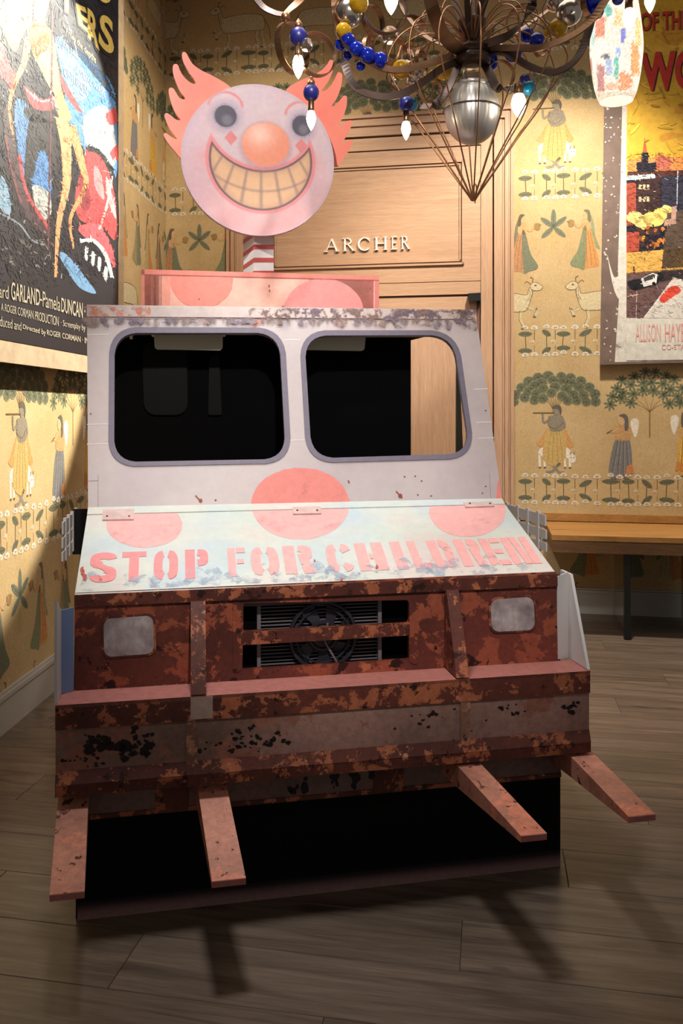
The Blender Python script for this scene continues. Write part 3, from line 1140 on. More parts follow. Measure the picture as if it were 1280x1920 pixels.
# radiator behind the opening
rad = MB().box(-0.31, 0.28, 0.070, 0.075, 0.69, 0.965).build('radiator', M['matte_black'], truck)
M['fin'] = plain('radiator_fin', (118, 110, 116), 0.5, 0.0)
M['fan'] = plain('fan_plastic', (44, 43, 52), 0.45)
fins = MB()
for k in range(19):
    z = 0.725 + k * 0.0115
    fins.box(-0.225, 0.165, 0.060, 0.069, z, z + 0.0028)
fins.build('fins', M['fin'], rad, kind='stuff')
for u in (-0.232, 0.168):
    MB().box(u - 0.006, u + 0.006, 0.045, 0.069, 0.70, 0.955).build('radiator_tube', M['fin'], rad)
fan = MB()
for r, t in ((0.108, 0.007), (0.088, 0.004), (0.045, 0.008)):
    fan.tube([q(-0.023 + r * math.cos(a_), -0.045, 0.815 + r * math.sin(a_)) for a_ in np.linspace(0, 2 * PI, 40, endpoint=False)], t, 6, True)
fan.lathe([(0.042, 0), (0.042, 0.012), (0.03, 0.016)], q(-0.023, -0.058, 0.815), 24, (0, -1, 0))
fan_o = fan.build('fan_ring', M['fan'], rad)
bl = MB()
for k in range(7):
    a0 = 2 * PI * k / 7
    pts = [q(-0.023 + r * math.cos(a0 + s), -0.052 + d, 0.815 + r * math.sin(a0 + s)) for r, s, d in ((.04, -.15, 0), (.10, 0.05, -.006), (.10, .55, .004), (.04, .45, .004))]
    bl.hexa(pts, [(x, y + 0.002, z) for x, y, z in pts])
bl.build('fan_blades', M['fan'], rad)
MB().tube([q(0.02, -0.035, 0.73), q(-0.02, -0.03, 0.80), q(-0.01, -0.03, 0.86)], 0.004, 6).build('cable', M['fin'], rad)
MB().box(-0.30, 0.27, 0.030, 0.034, 0.925, 0.962).build('bonnet_catch', plain('dusty_grey_print', (96, 88, 88), 0.6), rad)

# headlights
for nm, c4 in (('headlight', [(194, 1160), (287, 1153), (289, 1224), (196, 1231)]), ('headlight', [(918, 1124), (998, 1118), (1001, 1180), (920, 1184)])):
    hl = P.board(nm, [rquad(c4, 14)], 0.010, M['lens'], truck, 0.008)
    cx, cy = sum(p[0] for p in c4) / 4, sum(p[1] for p in c4) / 4
    big = [((x - cx) * 1.09 + cx, (y - cy) * 1.11 + cy) for x, y in c4]
    P.board('headlight_rim', [rquad(big, 16), rquad(c4, 14)], 0.01, M['rust_lip'], hl, 0.005)
# tapering ribs from the lip to the bumper shelf
for u0, u1 in ((-0.449, -0.404), (0.376, 0.418)):
    MB().hexa([q(u0, 0.0, 0.958), q(u1, 0.0, 0.958), q(u1, 0.0, 0.705), q(u0, 0.0, 0.705)],
              [q(u0, 0.022, 0.960), q(u1, 0.022, 0.960), q(u1, 0.122, 0.705), q(u0, 0.122, 0.705)]).build('rib', M['rust_lip'], truck)

# --- bumper
bump_b = MB().box(-0.834, 0.834, -0.112, 0.0, 0.435, 0.690).build('bumper', M['bumper'], truck)
MB().box(-0.832, 0.832, -0.12, 0.002, 0.690, 0.700).build('shelf', M['shelf'], bump_b)
MB().box(-0.834, 0.834, -0.120, -0.110, 0.628, 0.6995).build('upper_band', M['rust_lip'], bump_b)
mb = MB()
mb.hexa([q(-.834, .112, .505), q(.834, .112, .505), q(.834, .112, .435), q(-.834, .112, .435)],
        [q(-.834, .114, .505), q(.834, .114, .505), q(.834, .126, .470), q(-.834, .126, .470)])
mb.build('lower_band', M['rust_lip'], bump_b)
MB().box(-0.834, 0.834, -0.1245, -0.110, 0.436, 0.472).build('lower_flange', M['rust_lip'], bump_b)
M['post'] = rust('bumper_post_print', (160, 116, 96), (176, 126, 98), (44, 26, 24), 0.5, 0.60, 8, 24)
for u in (-0.447, 0.407):
    MB().box(u - 0.016, u + 0.016, -0.117, -0.110, 0.470, 0.63).build('bumper_post', M['post'], bump_b)
MB().box(-0.45, -0.385, -0.1215, -0.119, 0.632, 0.698).build('primer_patch', plain('grey_primer_print', (166, 140, 126), 0.5, var=0.3, scale=40), bump_b)
# black flaking on the bumper face
k = Ink()
rnd = random.Random(4)
for cx, cy, sx_, sy_, n in ((190, 1390, 32, 14, 26), (255, 1405, 34, 24, 34), (165, 1425, 40, 12, 16), (480, 1385, 55, 16, 30), (1072, 1328, 12, 12, 12), (800, 1345, 60, 16, 14), (940, 1330, 40, 18, 12), (420, 1400, 60, 14, 12)):
    for _ in range(n):
        x, y = rnd.gauss(cx, sx_ * .6), rnd.gauss(cy, sy_ * .6)
        r = abs(rnd.gauss(0, 1)) * (5.0 if n > 20 and cx < 300 else 2.6) + 1.2
        pts = [(x + r * rnd.uniform(.5, 1.5) * math.cos(a_), y + r * rnd.uniform(.4, 1.1) * math.sin(a_)) for a_ in np.linspace(0, 2 * PI, 9, endpoint=False)]
        k.blob(pts, (34, 24, 24), rnd.randint(0, 4), 2)
k.build('flaked_paint', Pl(0.112).ink(), M['ink'], bump_b, kind='stuff')
# strip under the bumper and the black lower board
us = [(-0.787, -0.665), (-0.665, -0.505), (-0.505, -0.36), (-0.36, -0.02), (-0.02, 0.185), (0.185, 0.36), (0.36, 0.57), (0.57, 0.765), (0.765, 0.787)]
MB().box(-0.787, 0.787, -0.004, 0.012, 0.308, 0.44).build('undertray', M['strip'], truck)
for u in (-0.505, 0.185):
    MB().box(u - 0.05, u + 0.05, -0.010, -0.003, 0.31, 0.44).build('undertray_bracket', M['rust_lip'], truck)
MB().box(-0.787, 0.787, -0.008, -0.003, 0.308, 0.322).build('undertray_lip', M['rust_lip'], truck)
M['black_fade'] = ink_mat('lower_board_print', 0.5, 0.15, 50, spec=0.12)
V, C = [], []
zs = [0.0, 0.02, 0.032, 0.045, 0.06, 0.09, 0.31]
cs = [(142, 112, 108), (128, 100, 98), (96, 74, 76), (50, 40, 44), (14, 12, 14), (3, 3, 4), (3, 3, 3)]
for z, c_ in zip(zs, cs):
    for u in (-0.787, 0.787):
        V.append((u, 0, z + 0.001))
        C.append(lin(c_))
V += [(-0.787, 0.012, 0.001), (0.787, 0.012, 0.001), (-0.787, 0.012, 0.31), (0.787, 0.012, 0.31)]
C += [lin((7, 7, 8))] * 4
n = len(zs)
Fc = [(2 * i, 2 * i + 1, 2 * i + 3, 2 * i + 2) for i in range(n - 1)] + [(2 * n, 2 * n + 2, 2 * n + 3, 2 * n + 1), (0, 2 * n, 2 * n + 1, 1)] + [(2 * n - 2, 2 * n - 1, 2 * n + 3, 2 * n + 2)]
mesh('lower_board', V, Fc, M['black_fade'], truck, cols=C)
for sgn in (-1, 1):
    MB().box(sgn * 0.787 - 0.006, sgn * 0.787 + 0.006, 0.012, 0.46, 0.001, 0.99).build('side_board', M['black_card'], truck)
# black flakes on the undertray
k = Ink()
for cx, cy, sx_, sy_, n in ((575, 1468, 6, 12, 6), (625, 1462, 10, 14, 8), (665, 1458, 10, 16, 8), (700, 1448, 6, 14, 8), (325, 1485, 10, 12, 6), (550, 1480, 10, 5, 5)):
    for _ in range(n):
        x, y = rnd.gauss(cx, sx_ * .6), rnd.gauss(cy, sy_ * .6)
        r = abs(rnd.gauss(0, 1)) * 4 + 2
        k.blob([(x + r * rnd.uniform(.5, 1.2) * math.cos(a_), y + r * rnd.uniform(.5, 1.5) * math.sin(a_)) for a_ in np.linspace(0, 2 * PI, 8, endpoint=False)], (32, 22, 22), rnd.randint(0, 3), 2)
k.build('flaked_paint', Pl(0.004).ink(), M['ink'], truck, kind='stuff')

# --- forks, tapering to a thin tip
for (u0, u1), (t0, t1), vt, wt in (((-.838, -.752), (-.808, -.722), .40, .312), ((-.436, -.350), (-.398, -.308), .40, .302), ((.366, .444), (.430, .506), .50, .392), ((.764, .848), (.768, .852), .47, .398)):
    wr = 0.436
    mb = MB()
    a_ = [q(u0, .0, wr), q(u1, .0, wr), q(u1, .0, wr - .085), q(u0, .0, wr - .085)]
    b_ = [q(t0, vt, wt), q(t1, vt, wt), q(t1, vt, wt - .018), q(t0, vt, wt - .018)]
    mb.hexa(a_, b_)
    fk = mb.build('fork', M['fork'], truck)
    edge = MB()
    e0 = [q(t0 + .001, vt + .0015, wt - .001), q(t1 - .001, vt + .0015, wt - .001), q(t1 - .001, vt + .0015, wt - .017), q(t0 + .001, vt + .0015, wt - .017)]
    edge.hexa([(x, y + .002, z) for x, y, z in e0], e0).build('tip_edge', M['shelf'], fk)

# --- side gussets of white card at the bumper ends
gr = MB()
gr.hexa([q(.828, -.085, .992), q(.828, -.01, .990), q(.828, .112, .702), q(.828, -.085, .702)], [q(.838, -.085, .992), q(.838, -.01, .990), q(.838, .112, .702), q(.838, -.085, .702)])
gr.build('side_gusset', M['white_card'], truck)
MB().hexa([q(.778, -.012, .985), q(.828, -.03, .995), q(.828, -.03, .702), q(.778, -.012, .702)], [q(.778, -.006, .985), q(.828, -.024, .995), q(.828, -.024, .702), q(.778, -.006, .702)]).build('gusset_fold', M['white_card'], truck)
gl = MB()
gl.hexa([q(-.838, .108, 1.0), q(-.838, .03, .955), q(-.838, -.02, .702), q(-.838, .112, .702)], [q(-.830, .108, 1.0), q(-.830, .03, .955), q(-.830, -.02, .702), q(-.830, .112, .702)])
gl.build('side_gusset', M['white_card'], truck)
MB().hexa([q(-.83, .02, .952), q(-.797, .004, .955), q(-.797, .004, .702), q(-.83, .02, .702)], [q(-.83, .026, .952), q(-.797, .010, .955), q(-.797, .010, .702), q(-.83, .026, .702)]).build('gusset_fold', M['blue_lit_card'], truck)

# --- hood
hood_px = [(165, 955), (940, 937), (1042, 1075), (140, 1115)]
hood = P_hood.board('hood', [hood_px], 0.012, M['hood'], truck, 0.0)
M['hinge'] = plain('hinge_print', (214, 184, 178), 0.5, var=0.25, scale=30)
hood_edge = P_hood.board('hinge_strip', [[(165, 953), (940, 935.5), (946, 946), (163.5, 966)]], 0.006, M['hood'], hood, 0.004)
for c4 in ([(193, 958), (252, 957), (251, 976), (192, 977)], [(548, 953), (601, 952), (602, 965), (549, 966)], [(868, 944), (922, 943), (926, 951), (872, 953)]):
    hg = P_hood.board('hinge', [c4], 0.006, M['hinge'], hood, 0.0065)
    for t in (0.15, 0.85):
        px, py = c4[3][0] * (1 - t) + c4[2][0] * t, c4[3][1] - 6
        MB().ball(P_hood.push(P_hood(px, py), 0.007), 0.004, 8).build('hinge_rivet', M['rust_lip'], hg)

DOT, DOT2 = (226, 134, 124), (232, 172, 168)


def dot_poly(cx, cy, rx, ry, n=56, jag=0.012, seed=1):
    r_ = random.Random(seed)
    return [(cx + rx * (1 + r_.uniform(-jag, jag)) * math.cos(2 * PI * k / n), cy + ry * (1 + r_.uniform(-jag, jag)) * math.sin(2 * PI * k / n)) for k in range(n)]


hinge_y = lambda x: 955 + (937 - 955) * (x - 165) / 775
below = lambda pts: [(x, max(y, hinge_y(x) + 1)) for x, y in pts]
above = lambda pts: [(x, min(y, hinge_y(x) - 1)) for x, y in pts]
k = Ink()
for args, sd in (((563, 945, 92, 67), 2), ((271, 985, 71, 42), 3), ((876, 958, 72, 49), 4)):
    Ink().poly(below(dot_poly(*args, seed=sd)), DOT2, 0).build('painted_dot', P_hood.ink(), M['ink_soft'], hood, h0=0.0006)


# stencil lettering
def stencil(ch):
    def ring(cx, cy, rx, ry, t, a0, a1, n=10, p=3.0):
        o_, i_ = [], []
        for s in range(n + 1):
            a_ = math.radians(a0 + (a1 - a0) * s / n)
            c, sn = math.cos(a_), math.sin(a_)
            c, sn = math.copysign(abs(c) ** (2 / p), c), math.copysign(abs(sn) ** (2 / p), sn)
            o_.append((cx + rx * c, cy + ry * sn))
            i_.append((cx + (rx - t) * c, cy + (ry - t * .62) * sn))
        return o_ + i_[::-1]
    R = lambda x0, y0, x1, y1: [(x0, y0), (x1, y0), (x1, y1), (x0, y1)]
    t = 0.36
    if ch == 'S':
        o_ = []
        up = ring(.5, .74, .5, .27, t, 8, 265, 14, 2.6)
        dn = ring(.5, .27, .5, .27, t, 188, 445, 14, 2.6)
        return [up, dn, [(.08, .62), (.30, .70), (.95, .40), (.70, .30)]]
    if ch == 'T':
        return [R(0, .82, 1, 1), R(.3, 0, .7, .86)]
    if ch == 'O':
        return [ring(.47, .5, .47, .5, t, 97, 263, 14), ring(.53, .5, .47, .5, t, -83, 83, 14)]
    if ch == 'P':
        return [R(0, 0, .42, 1), ring(.5, .71, .5, .29, t, -88, 88, 10)]
    if ch == 'F':
        return [R(0, 0, .44, 1), R(.5, .82, 1, 1), R(.5, .44, .9, .6)]
    if ch == 'R':
        return [R(0, 0, .40, 1), ring(.48, .73, .5, .27, t, -88, 88, 10), [(.52, .46), (.84, .50), (1, 0), (.62, 0)]]
    if ch == 'C':
        return [ring(.46, .5, .46, .5, t, 97, 263, 14), ring(.54, .5, .46, .5, t, 25, 83, 7), ring(.54, .5, .46, .5, t, -83, -25, 7)]
    if ch == 'H':
        return [R(0, 0, .40, 1), R(.60, 0, 1, 1), R(.44, .42, .57, .6)]
    if ch == 'I':
        return [R(0.05, 0, .95, 1)]
    if ch == 'L':
        return [R(0, 0, .5, 1), R(.56, 0, 1, .2)]
    if ch == 'D':
        return [R(0, 0, .40, 1), ring(.46, .5, .5, .5, t, -88, 88, 14)]
    if ch == 'E':
        return [R(0, 0, .44, 1), R(.5, .82, 1, 1), R(.5, .43, .9, .59), R(.5, 0, 1, .18)]
    if ch == 'N':
        return [R(0, 0, .30, 1), R(.70, 0, 1, 1), [(.31, 1), (.56, 1), (.69, 0), (.44, 0)]]


TXT = [('S', 168, 219), ('T', 228, 274), ('O', 288, 334), ('P', 347, 391), ('F', 427, 461), ('O', 470, 523), ('R', 532, 588),
       ('C', 612, 661), ('H', 669, 722), ('I', 736, 758), ('L', 770, 801), ('D', 808, 851), ('R', 859, 904), ('E', 908, 946), ('N', 950, 1000)]
k = Ink()
for ch, xa, xb in TXT:
    for n_, poly in enumerate(stencil(ch)):
        pts = []
        for x, y in poly:
            X = xa + (xb - xa) * x
            tt = (X - 168) / 832.0
            y_t, y_b = 1038 - 31 * tt, 1093.5 - 37 * tt
            lean = (-4 + 36 * tt ** 1.3) * (0.5 - y)
            pts.append((X + lean, y_b + (y_t - y_b) * y))
        k.poly(pts, (232, 146, 146) if xb < 400 else (238, 172, 168), 1 + n_)
k.build('stencil_lettering', P_hood.ink(), M['ink_worn'], hood, h0=0.0010, kind='stuff')
# lilac-blue wear along the front edge and grime
k = Ink()
for i in range(26):
    x = 170 + i * 32.4
    tt = (x - 140) / 900
    yb_ = 1108 - 38 * tt
    hgt = rnd.uniform(14, 40)
    k.blob([(x - 18, yb_), (x - 12, yb_ - hgt * .7), (x + 4, yb_ - hgt), (x + 20, yb_ - hgt * .6), (x + 24, yb_ - 2)], rnd.choice([(178, 192, 208), (186, 194, 208), (168, 182, 202)]), i % 5, 3)
k.build('paint_wear', P_hood.ink(), ink_mat('lilac_wear_print', 0.5, 0.2, 50, wear=0.48, wscale=20, soft=0.22), hood, h0=0.0016, kind='stuff')
k = Ink()
for x, y, r in ((156, 1076, 4), (158, 1084, 4.5), (154, 1068, 3.5), (640, 1088, 2.5), (706, 1064, 3), (372, 940, 4), (590, 1052, 2)):
    k.blob([(x + r * rnd.uniform(.5, 1.3) * math.cos(a_), y + r * rnd.uniform(.8, 2.0) * math.sin(a_)) for a_ in np.linspace(0, 2 * PI, 8, endpoint=False)], (186, 92, 76), 0, 2)
k.build('chips', P_hood.ink(), M['ink'], hood, h0=0.0030, kind='stuff')

# --- windshield board with two windows
win = [([(205, 614), (533, 615), (547, 869), (203, 876)], [(215, 625), (523, 625), (535.5, 861), (214, 867)]),
       ([(560, 620), (857, 620), (891, 860), (574, 869)], [(570, 630), (848, 629), (881, 851), (584, 860)])]
sh_px = [(163, 575), (886, 583), (896, 615), (941, 938), (165, 956)]
holes = [rquad(win[0][1], 40), rquad(win[1][1], 40)]
shield = P_shield.board('windshield_board', [sh_px] + holes, 0.014, M['shield'], truck, 0.0)
for (o4, i4), r1 in zip(win, (48, 48)):
    P_shield.board('window_rubber', [rquad(o4, r1), rquad(i4, 40)], 0.017, M['rubber'], shield, 0.004)
# folded top edge
P_shield.board('top_fold', [[(163, 573), (886, 582.5), (890, 600), (163, 595)]], 0.010, plain('roof_edge_print', (196, 178, 172), 0.5, var=0.25, scale=24), shield, 0.008)
k = Ink()
for pts, c_ in ((above(dot_poly(563, 945, 92, 68, seed=2)), DOT), ([(930, 935), (931, 915), (934, 898), (936, 906), (940, 936)], (226, 136, 128)), ([(470, 612), (474, 604), (484, 599), (496, 598), (488, 610), (478, 614)], (206, 150, 138))):
    Ink().poly(pts, c_, 0).build('painted_dot', P_shield.ink(), M['ink_soft'], shield, h0=0.0006)
k = Ink()
for i in range(44):                                    # grime under the fold, thicker to the right
    t = i / 43
    x = 170 + 712 * t
    hgt = 6 + 12 * (0.4 + abs(t - 0.35)) * rnd.uniform(.5, 1.3)
    col = rnd.choice([(140, 122, 132), (150, 126, 124), (126, 110, 124), (156, 126, 116)])
    k.blob([(x - 16, 598 + 2 * t), (x + 14, 598 + 2 * t), (x + 10, 598 + hgt), (x - 8, 598 + hgt * .8)], col, i % 5, 3)
    if t > .42:
        k.blob([(x - 16, 578 + 5 * t), (x + 14, 579 + 5 * t), (x + 14, 598), (x - 15, 597)], rnd.choice([(122, 104, 116), (140, 110, 104), (150, 116, 100)]), i % 5, 3)
    if t < .14:
        k.blob([(x - 12, 577), (x + 12, 578), (x + 10, 594), (x - 10, 594)], (226, 142, 112), i % 5, 3)
k.build('grime', P_shield.ink(), M['ink_grime'], shield, h0=0.0090, kind='stuff')
k = Ink()
for (xa, xb, y) in ((164, 205, 628), (163, 204, 796), (163, 204, 833), (530, 562, 638), (538, 572, 826), (888, 914, 730), (893, 921, 792), (896, 926, 822)):
    k.stroke([(xa, y), (xb, y - 1)], 1.3, (232, 224, 220), 0)
k.stroke([(184, 890), (184, 952)], 0.9, (150, 136, 134), 0)
k.stroke([(164, 902), (184, 901)], 0.9, (150, 136, 134), 0)
k.stroke([(917, 888), (920, 934)], 0.9, (150, 136, 134), 0)
k.stroke([(366, 929), (376, 940)], 2.6, (140, 70, 52), 0)
k.ell(376, 939, 3.5, 4, (140, 70, 52), 1)
k.ell(404, 938, 2, 1.6, (120, 62, 48), 1)
k.stroke([(742, 921), (754, 934)], 2.6, (140, 70, 52), 0)
k.ell(750, 930, 4, 4.5, (140, 70, 52), 1)
for x, y in ((653, 902), (654, 905), (758, 894), (778, 893), (790, 902), (783, 928), (808, 930), (910, 912), (904, 925), (170, 776), (910, 770)):
    k.ell(x, y, 1.8, 1.4, (120, 72, 60), 1, 0, 7)
k.build('creases_and_chips', P_shield.ink(), M['ink'], shield, h0=0.0008, kind='stuff')

# --- inside: back board, roof board, sun visors
P_back = Pl(-1.0)
bb = P_back.board('back_board', [[(170, 588), (770, 594), (770, 1000), (170, 1020)]], 0.012, M['matte_black'], truck)
rb = MB()
z_r = 1.895
rb.hexa([q(-.79, -.79, z_r), q(.66, -.79, z_r), q(.53, -1.0, z_r - .03), q(-.79, -1.0, z_r - .03)], [q(-.79, -.79, z_r + .01), q(.66, -.79, z_r + .01), q(.53, -1.0, z_r - .02), q(-.79, -1.0, z_r - .02)])
rb.build('roof_board', M['matte_black'], truck)
P_vis = Pl(-0.86)
for c4 in ([(288, 618), (418, 618), (417, 657), (290, 655)], [(566, 620), (686, 622), (683, 658), (568, 656)]):
    vs = P_vis.board('sun_visor', [rquad(c4, 6, 4)], 0.014, M['visor'], truck)
    for x in (c4[0][0] - 1, c4[1][0] + 2):
        MB().ball(P_vis(x, 629, 0.002), 0.006, 8).build('visor_clip', M['white_card'], vs)
MB().hexa([P_vis(243, 622), P_vis(249, 622), P_vis(249, 636), P_vis(243, 636)], [P_vis(245, 622, .004), P_vis(247, 622, .004), P_vis(248, 636, .004), P_vis(244, 636, .004)]).build('card_tab', M['white_card'], truck)
# grey strut leaning behind the right window, and reflection shapes built as dark boards
P_st = Pl(-1.0)
P_st.board('rear_strut', [[(856, 640), (859, 640), (869, 870), (855, 870)]], 0.012, plain('grey_strut', (92, 90, 78), 0.5), truck)
P_refl = Pl(-0.985)
M['dim_card'] = plain('dark_grey_card', (11, 11, 13), 0.6, spec=0.15)
P_refl.board('reflection_shape', [rquad([(266, 640), (350, 640), (352, 778), (270, 778)], 22, 4)], 0.01, M['dim_card'], truck, 0.0)
P_refl.board('reflection_shape', [rquad([(392, 672), (410, 660), (416, 778), (390, 778)], 4, 3)], 0.01, M['dim_card'], truck, 0.0)

# --- slotted side grilles
for sgn, v_end in ((1, -.365), (-1, -.50)):
    u = sgn * 0.9
    mb = MB()
    for z0, z1, e in ((1.105, 1.147, 0.0), (1.055, 1.090, 0.006), (1.008, 1.040, 0.008)):
        mb.box(min(u, u + .006), max(u, u + .006), -(v_end + e), .80, z0, z1)
    for vv in (-.42, -.52, -.62, -.74):
        mb.box(min(u - .003, u + .009), max(u - .003, u + .009), -(vv - sgn * 0.0) + (0.135 if sgn < 0 else 0), -(vv) + .022 + (0.135 if sgn < 0 else 0), 1.0, 1.155)
    mb.build('side_grille', M['white_card'], truck)
    MB().box(min(sgn * .79, u), max(sgn * .79, u), .80, .812, 0.98, 1.16).build('grille_bracket', M['black_card'], truck)

# --- pink roof sign
P_roof = Pl(-0.93)
P_roof.board('roof_sign', [[(265, 505), (710, 517), (710, 590), (265, 590)]], 0.03, plain('roof_sign_print', (240, 186, 168), 0.5, var=0.06), truck)
rs = [o for o in truck.children if o.name.startswith('roof_sign')][0]
k = Ink()
k.poly([(265, 505), (710, 517), (710, 590), (265, 590)], (240, 182, 164), 0)
k.poly([(268, 516), (320, 518), (318, 590), (268, 590)], (240, 158, 140), 1)
for i in range(8):
    k.poly([(268, 516), (268 + 40 - i * 5, 517), (268 + 40 - i * 5, 590), (268, 590)], (236 + i // 3, 164 - i * 4, 146 - i * 4), 2)
    k.poly([(700, 524), (560 + i * 18, 523), (560 + i * 18, 590), (700, 590)], (238 - i, 176 - i * 5, 160 - i * 4), 2)
clipy = lambda pts: [(x, min(max(y, 517 + (x - 265) * .016), 590)) for x, y in pts]
k.poly(clipy(dot_poly(378, 524, 59, 54, seed=8)), (240, 142, 128), 4)
k.poly(clipy(dot_poly(606, 588, 76, 66, seed=9)), (234, 150, 146), 4)
k.poly([(265, 505), (710, 517), (710, 525), (265, 514)], (228, 138, 124), 5)
k.stroke([(265, 515), (710, 526)], 1.4, (186, 96, 88), 6)
k.poly([(265, 505), (271, 506), (271, 590), (265, 590)], (232, 140, 124), 5)
k.poly([(702, 525), (710, 525), (710, 590), (702, 590)], (224, 134, 128), 5)
for x, y in ((504, 536), (505, 545), (373, 561), (530, 575), (690, 545), (694, 541)):
    k.ell(x, y, 1.6, 2.2, (160, 96, 84), 6, 0, 6)
k.build('roof_sign_dots', P_roof.ink(), M['ink'], rs, h0=0.0005)

# --- striped post and the clown head
P_clown = Pl(-1.0)
cc_ = P_clown(485, 300)
pu, pw_, pv_ = P_clown(489, 470)[0], P_clown(489, 470)[2], 1.115
post = empty('striped_post', (pu, pv_, 0))
post.parent = truck
post.rotation_euler = (0, 0, math.radians(24))
hw_ = 0.050
M['post_white'] = plain('post_white', (232, 228, 226), 0.5, var=0.04)
M['post_red'] = plain('post_red_stripe', (196, 88, 84), 0.5, var=0.1)
MB().box(-hw_, hw_, -hw_, hw_, 1.9, 2.44).build('post_core', M['post_white'], post)
for k_ in range(7):
    z0 = 2.085 + k_ * 0.058
    sl = 0.010
    e = 0.0015
    st = MB()
    c4 = [(-hw_ - e, -hw_ - e), (hw_ + e, -hw_ - e), (hw_ + e, hw_ + e), (-hw_ - e, hw_ + e)]
    zz_ = [z0 + .006, z0 + .016, z0, z0 - .014]
    for i in range(4):
        j = (i + 1) % 4
        a_ = [(*c4[i], zz_[i]), (*c4[j], zz_[j]), (*c4[j], zz_[j] + .02), (*c4[i], zz_[i] + .02)]
        inn = lambda p: (p[0] * .985, p[1] * .985, p[2])
        st.hexa([inn(p) for p in a_], a_)
    st.build('stripe', M['post_red'], post)

R_c = 141.0
head = empty('clown_head', (0, 0, 0))
head.parent = truck
nr, na = 96, 360
rr = np.sqrt(np.linspace(0, 1, nr + 1)[1:])
rr = 0.5 * rr + 0.5 * np.linspace(0, 1, nr + 1)[1:]
th = np.linspace(0, 2 * PI, na, endpoint=False)
X = np.concatenate([[0], (rr[:, None] * np.cos(th)).ravel()])
Y = np.concatenate([[0], (rr[:, None] * np.sin(th)).ravel()])
sm = lambda a_, b_, x: np.clip((x - a_) / (b_ - a_), 0, 1) ** 2 * (3 - 2 * np.clip((x - a_) / (b_ - a_), 0, 1))
lc = lambda c_: np.array(lin(c_)[:3])
colr = np.tile(lc((218, 196, 202)), (len(X), 1))


def over(c_, alpha):
    global colr
    colr = colr * (1 - alpha[:, None]) + lc(c_) * alpha[:, None]


rad_ = np.hypot(X, Y)
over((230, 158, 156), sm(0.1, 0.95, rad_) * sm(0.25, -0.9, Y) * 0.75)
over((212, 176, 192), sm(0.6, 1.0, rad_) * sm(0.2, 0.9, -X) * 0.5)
rng = np.random.RandomState(3)
for _ in range(60):
    bx, by, br = rng.uniform(-1, 1), rng.uniform(-1, 1), rng.uniform(.05, .2)
    over([(224, 176, 180), (206, 190, 206), (240, 222, 220)][rng.randint(3)], 0.22 * np.exp(-((X - bx) ** 2 + (Y - by) ** 2) / br ** 2))
# rosy cheeks
for sx_ in (-1, 1):
    over((236, 150, 146), 0.5 * np.exp(-((X - sx_ * .66) ** 2 + (Y - .0) ** 2) / .17 ** 2))
# smiling mouth: lip and teeth
def mouth(g):
    d1 = 0.66 + g - np.hypot(X * 0.985 - .03, Y)
    d2 = np.hypot(X - .03, (Y - .62)) - (.76 - g)
    return np.minimum(d1, d2)
over((232, 150, 152), sm(-.012, .012, mouth(.05)))
over((112, 92, 98), sm(-.010, .010, mouth(.005)))
over((236, 190, 150), sm(-.012, .012, mouth(-.022)) * 0.96)
inside = sm(-.01, .01, mouth(-.02))
ang = np.degrees(np.arctan2(X - .03, -(Y - .9)))
for a_ in np.arange(-40, 41, 10):
    over((150, 126, 124), inside * 0.7 * np.exp(-((ang - a_) / 1.0) ** 2))
over((150, 126, 124), inside * 0.6 * np.exp(-((np.hypot(X - .03, Y - .66) - 1.07) / .018) ** 2))
over((176, 140, 128), inside * 0.35 * sm(.10, 0, mouth(-.02)))
# round nose
nx, ny = (X - .09) / .31, (Y - .21) / .29
nd = np.hypot(nx, ny)
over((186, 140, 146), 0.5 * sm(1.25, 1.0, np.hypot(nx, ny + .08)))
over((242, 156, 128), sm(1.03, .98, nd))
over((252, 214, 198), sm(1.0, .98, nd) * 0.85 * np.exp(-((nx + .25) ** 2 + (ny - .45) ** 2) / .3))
# eyes: plain round grey discs with a rim, soft brows
for ex, ey, rx_, ry_ in ((-.43, .55, .165, .165), (.57, .49, .15, .16)):
    ed = np.hypot((X - ex) / rx_, (Y - ey) / ry_)
    over((176, 160, 182), 0.55 * sm(1.7, 1.0, ed))
    over((150, 138, 152), sm(1.03, .99, ed))
    over((200, 188, 200), sm(1.0, .97, ed) * np.exp(-((ed - .95) / .05) ** 2) * .7)
    over((96, 92, 104), sm(.88, .84, ed))
    over((128, 124, 136), sm(.6, .2, np.hypot((X - ex - .02) / rx_, (Y - ey + .05) / ry_)))
    bd = np.hypot((X - ex) / .19, (Y - ey - .12) / .17)
    over((226, 150, 152), sm(1.28, 1.22, bd) * sm(1.02, 1.08, bd) * sm(ey + .10, ey + .16, Y))
tri = lambda x, cx, cy, r: np.maximum(np.abs(X - cx) * 1.5 + (cy - Y) * 0.0, 0)
for ex, ey in ((-.36, .27), (.56, .22)):
    dd = np.maximum(np.abs(X - ex) / .085 + np.clip(Y - ey, 0, 1) / 1e3, 0) + np.abs(Y - ey) / .10
    over((226, 142, 142), sm(1.06, .94, dd))
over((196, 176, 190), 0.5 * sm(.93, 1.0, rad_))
cu, cw = cc_[0], cc_[2]
rad_u = P_clown(626, 300)[0] - cu
rad_w = P_clown(485, 158)[2] - cw
yv = cc_[1]
Vv = np.stack([cu + X * rad_u, np.full_like(X, yv), cw + Y * rad_w], 1).tolist()
Fc = [(0, 1 + (k + 1) % na, 1 + k) for k in range(na)]
for i in range(nr - 1):
    a0, b0 = 1 + i * na, 1 + (i + 1) * na
    Fc += [(a0 + k, a0 + (k + 1) % na, b0 + (k + 1) % na, b0 + k) for k in range(na)]
n0 = len(Vv)
b0 = 1 + (nr - 1) * na
Vv += [(x, yv + 0.03, z) for x, _, z in Vv[b0:b0 + na]]
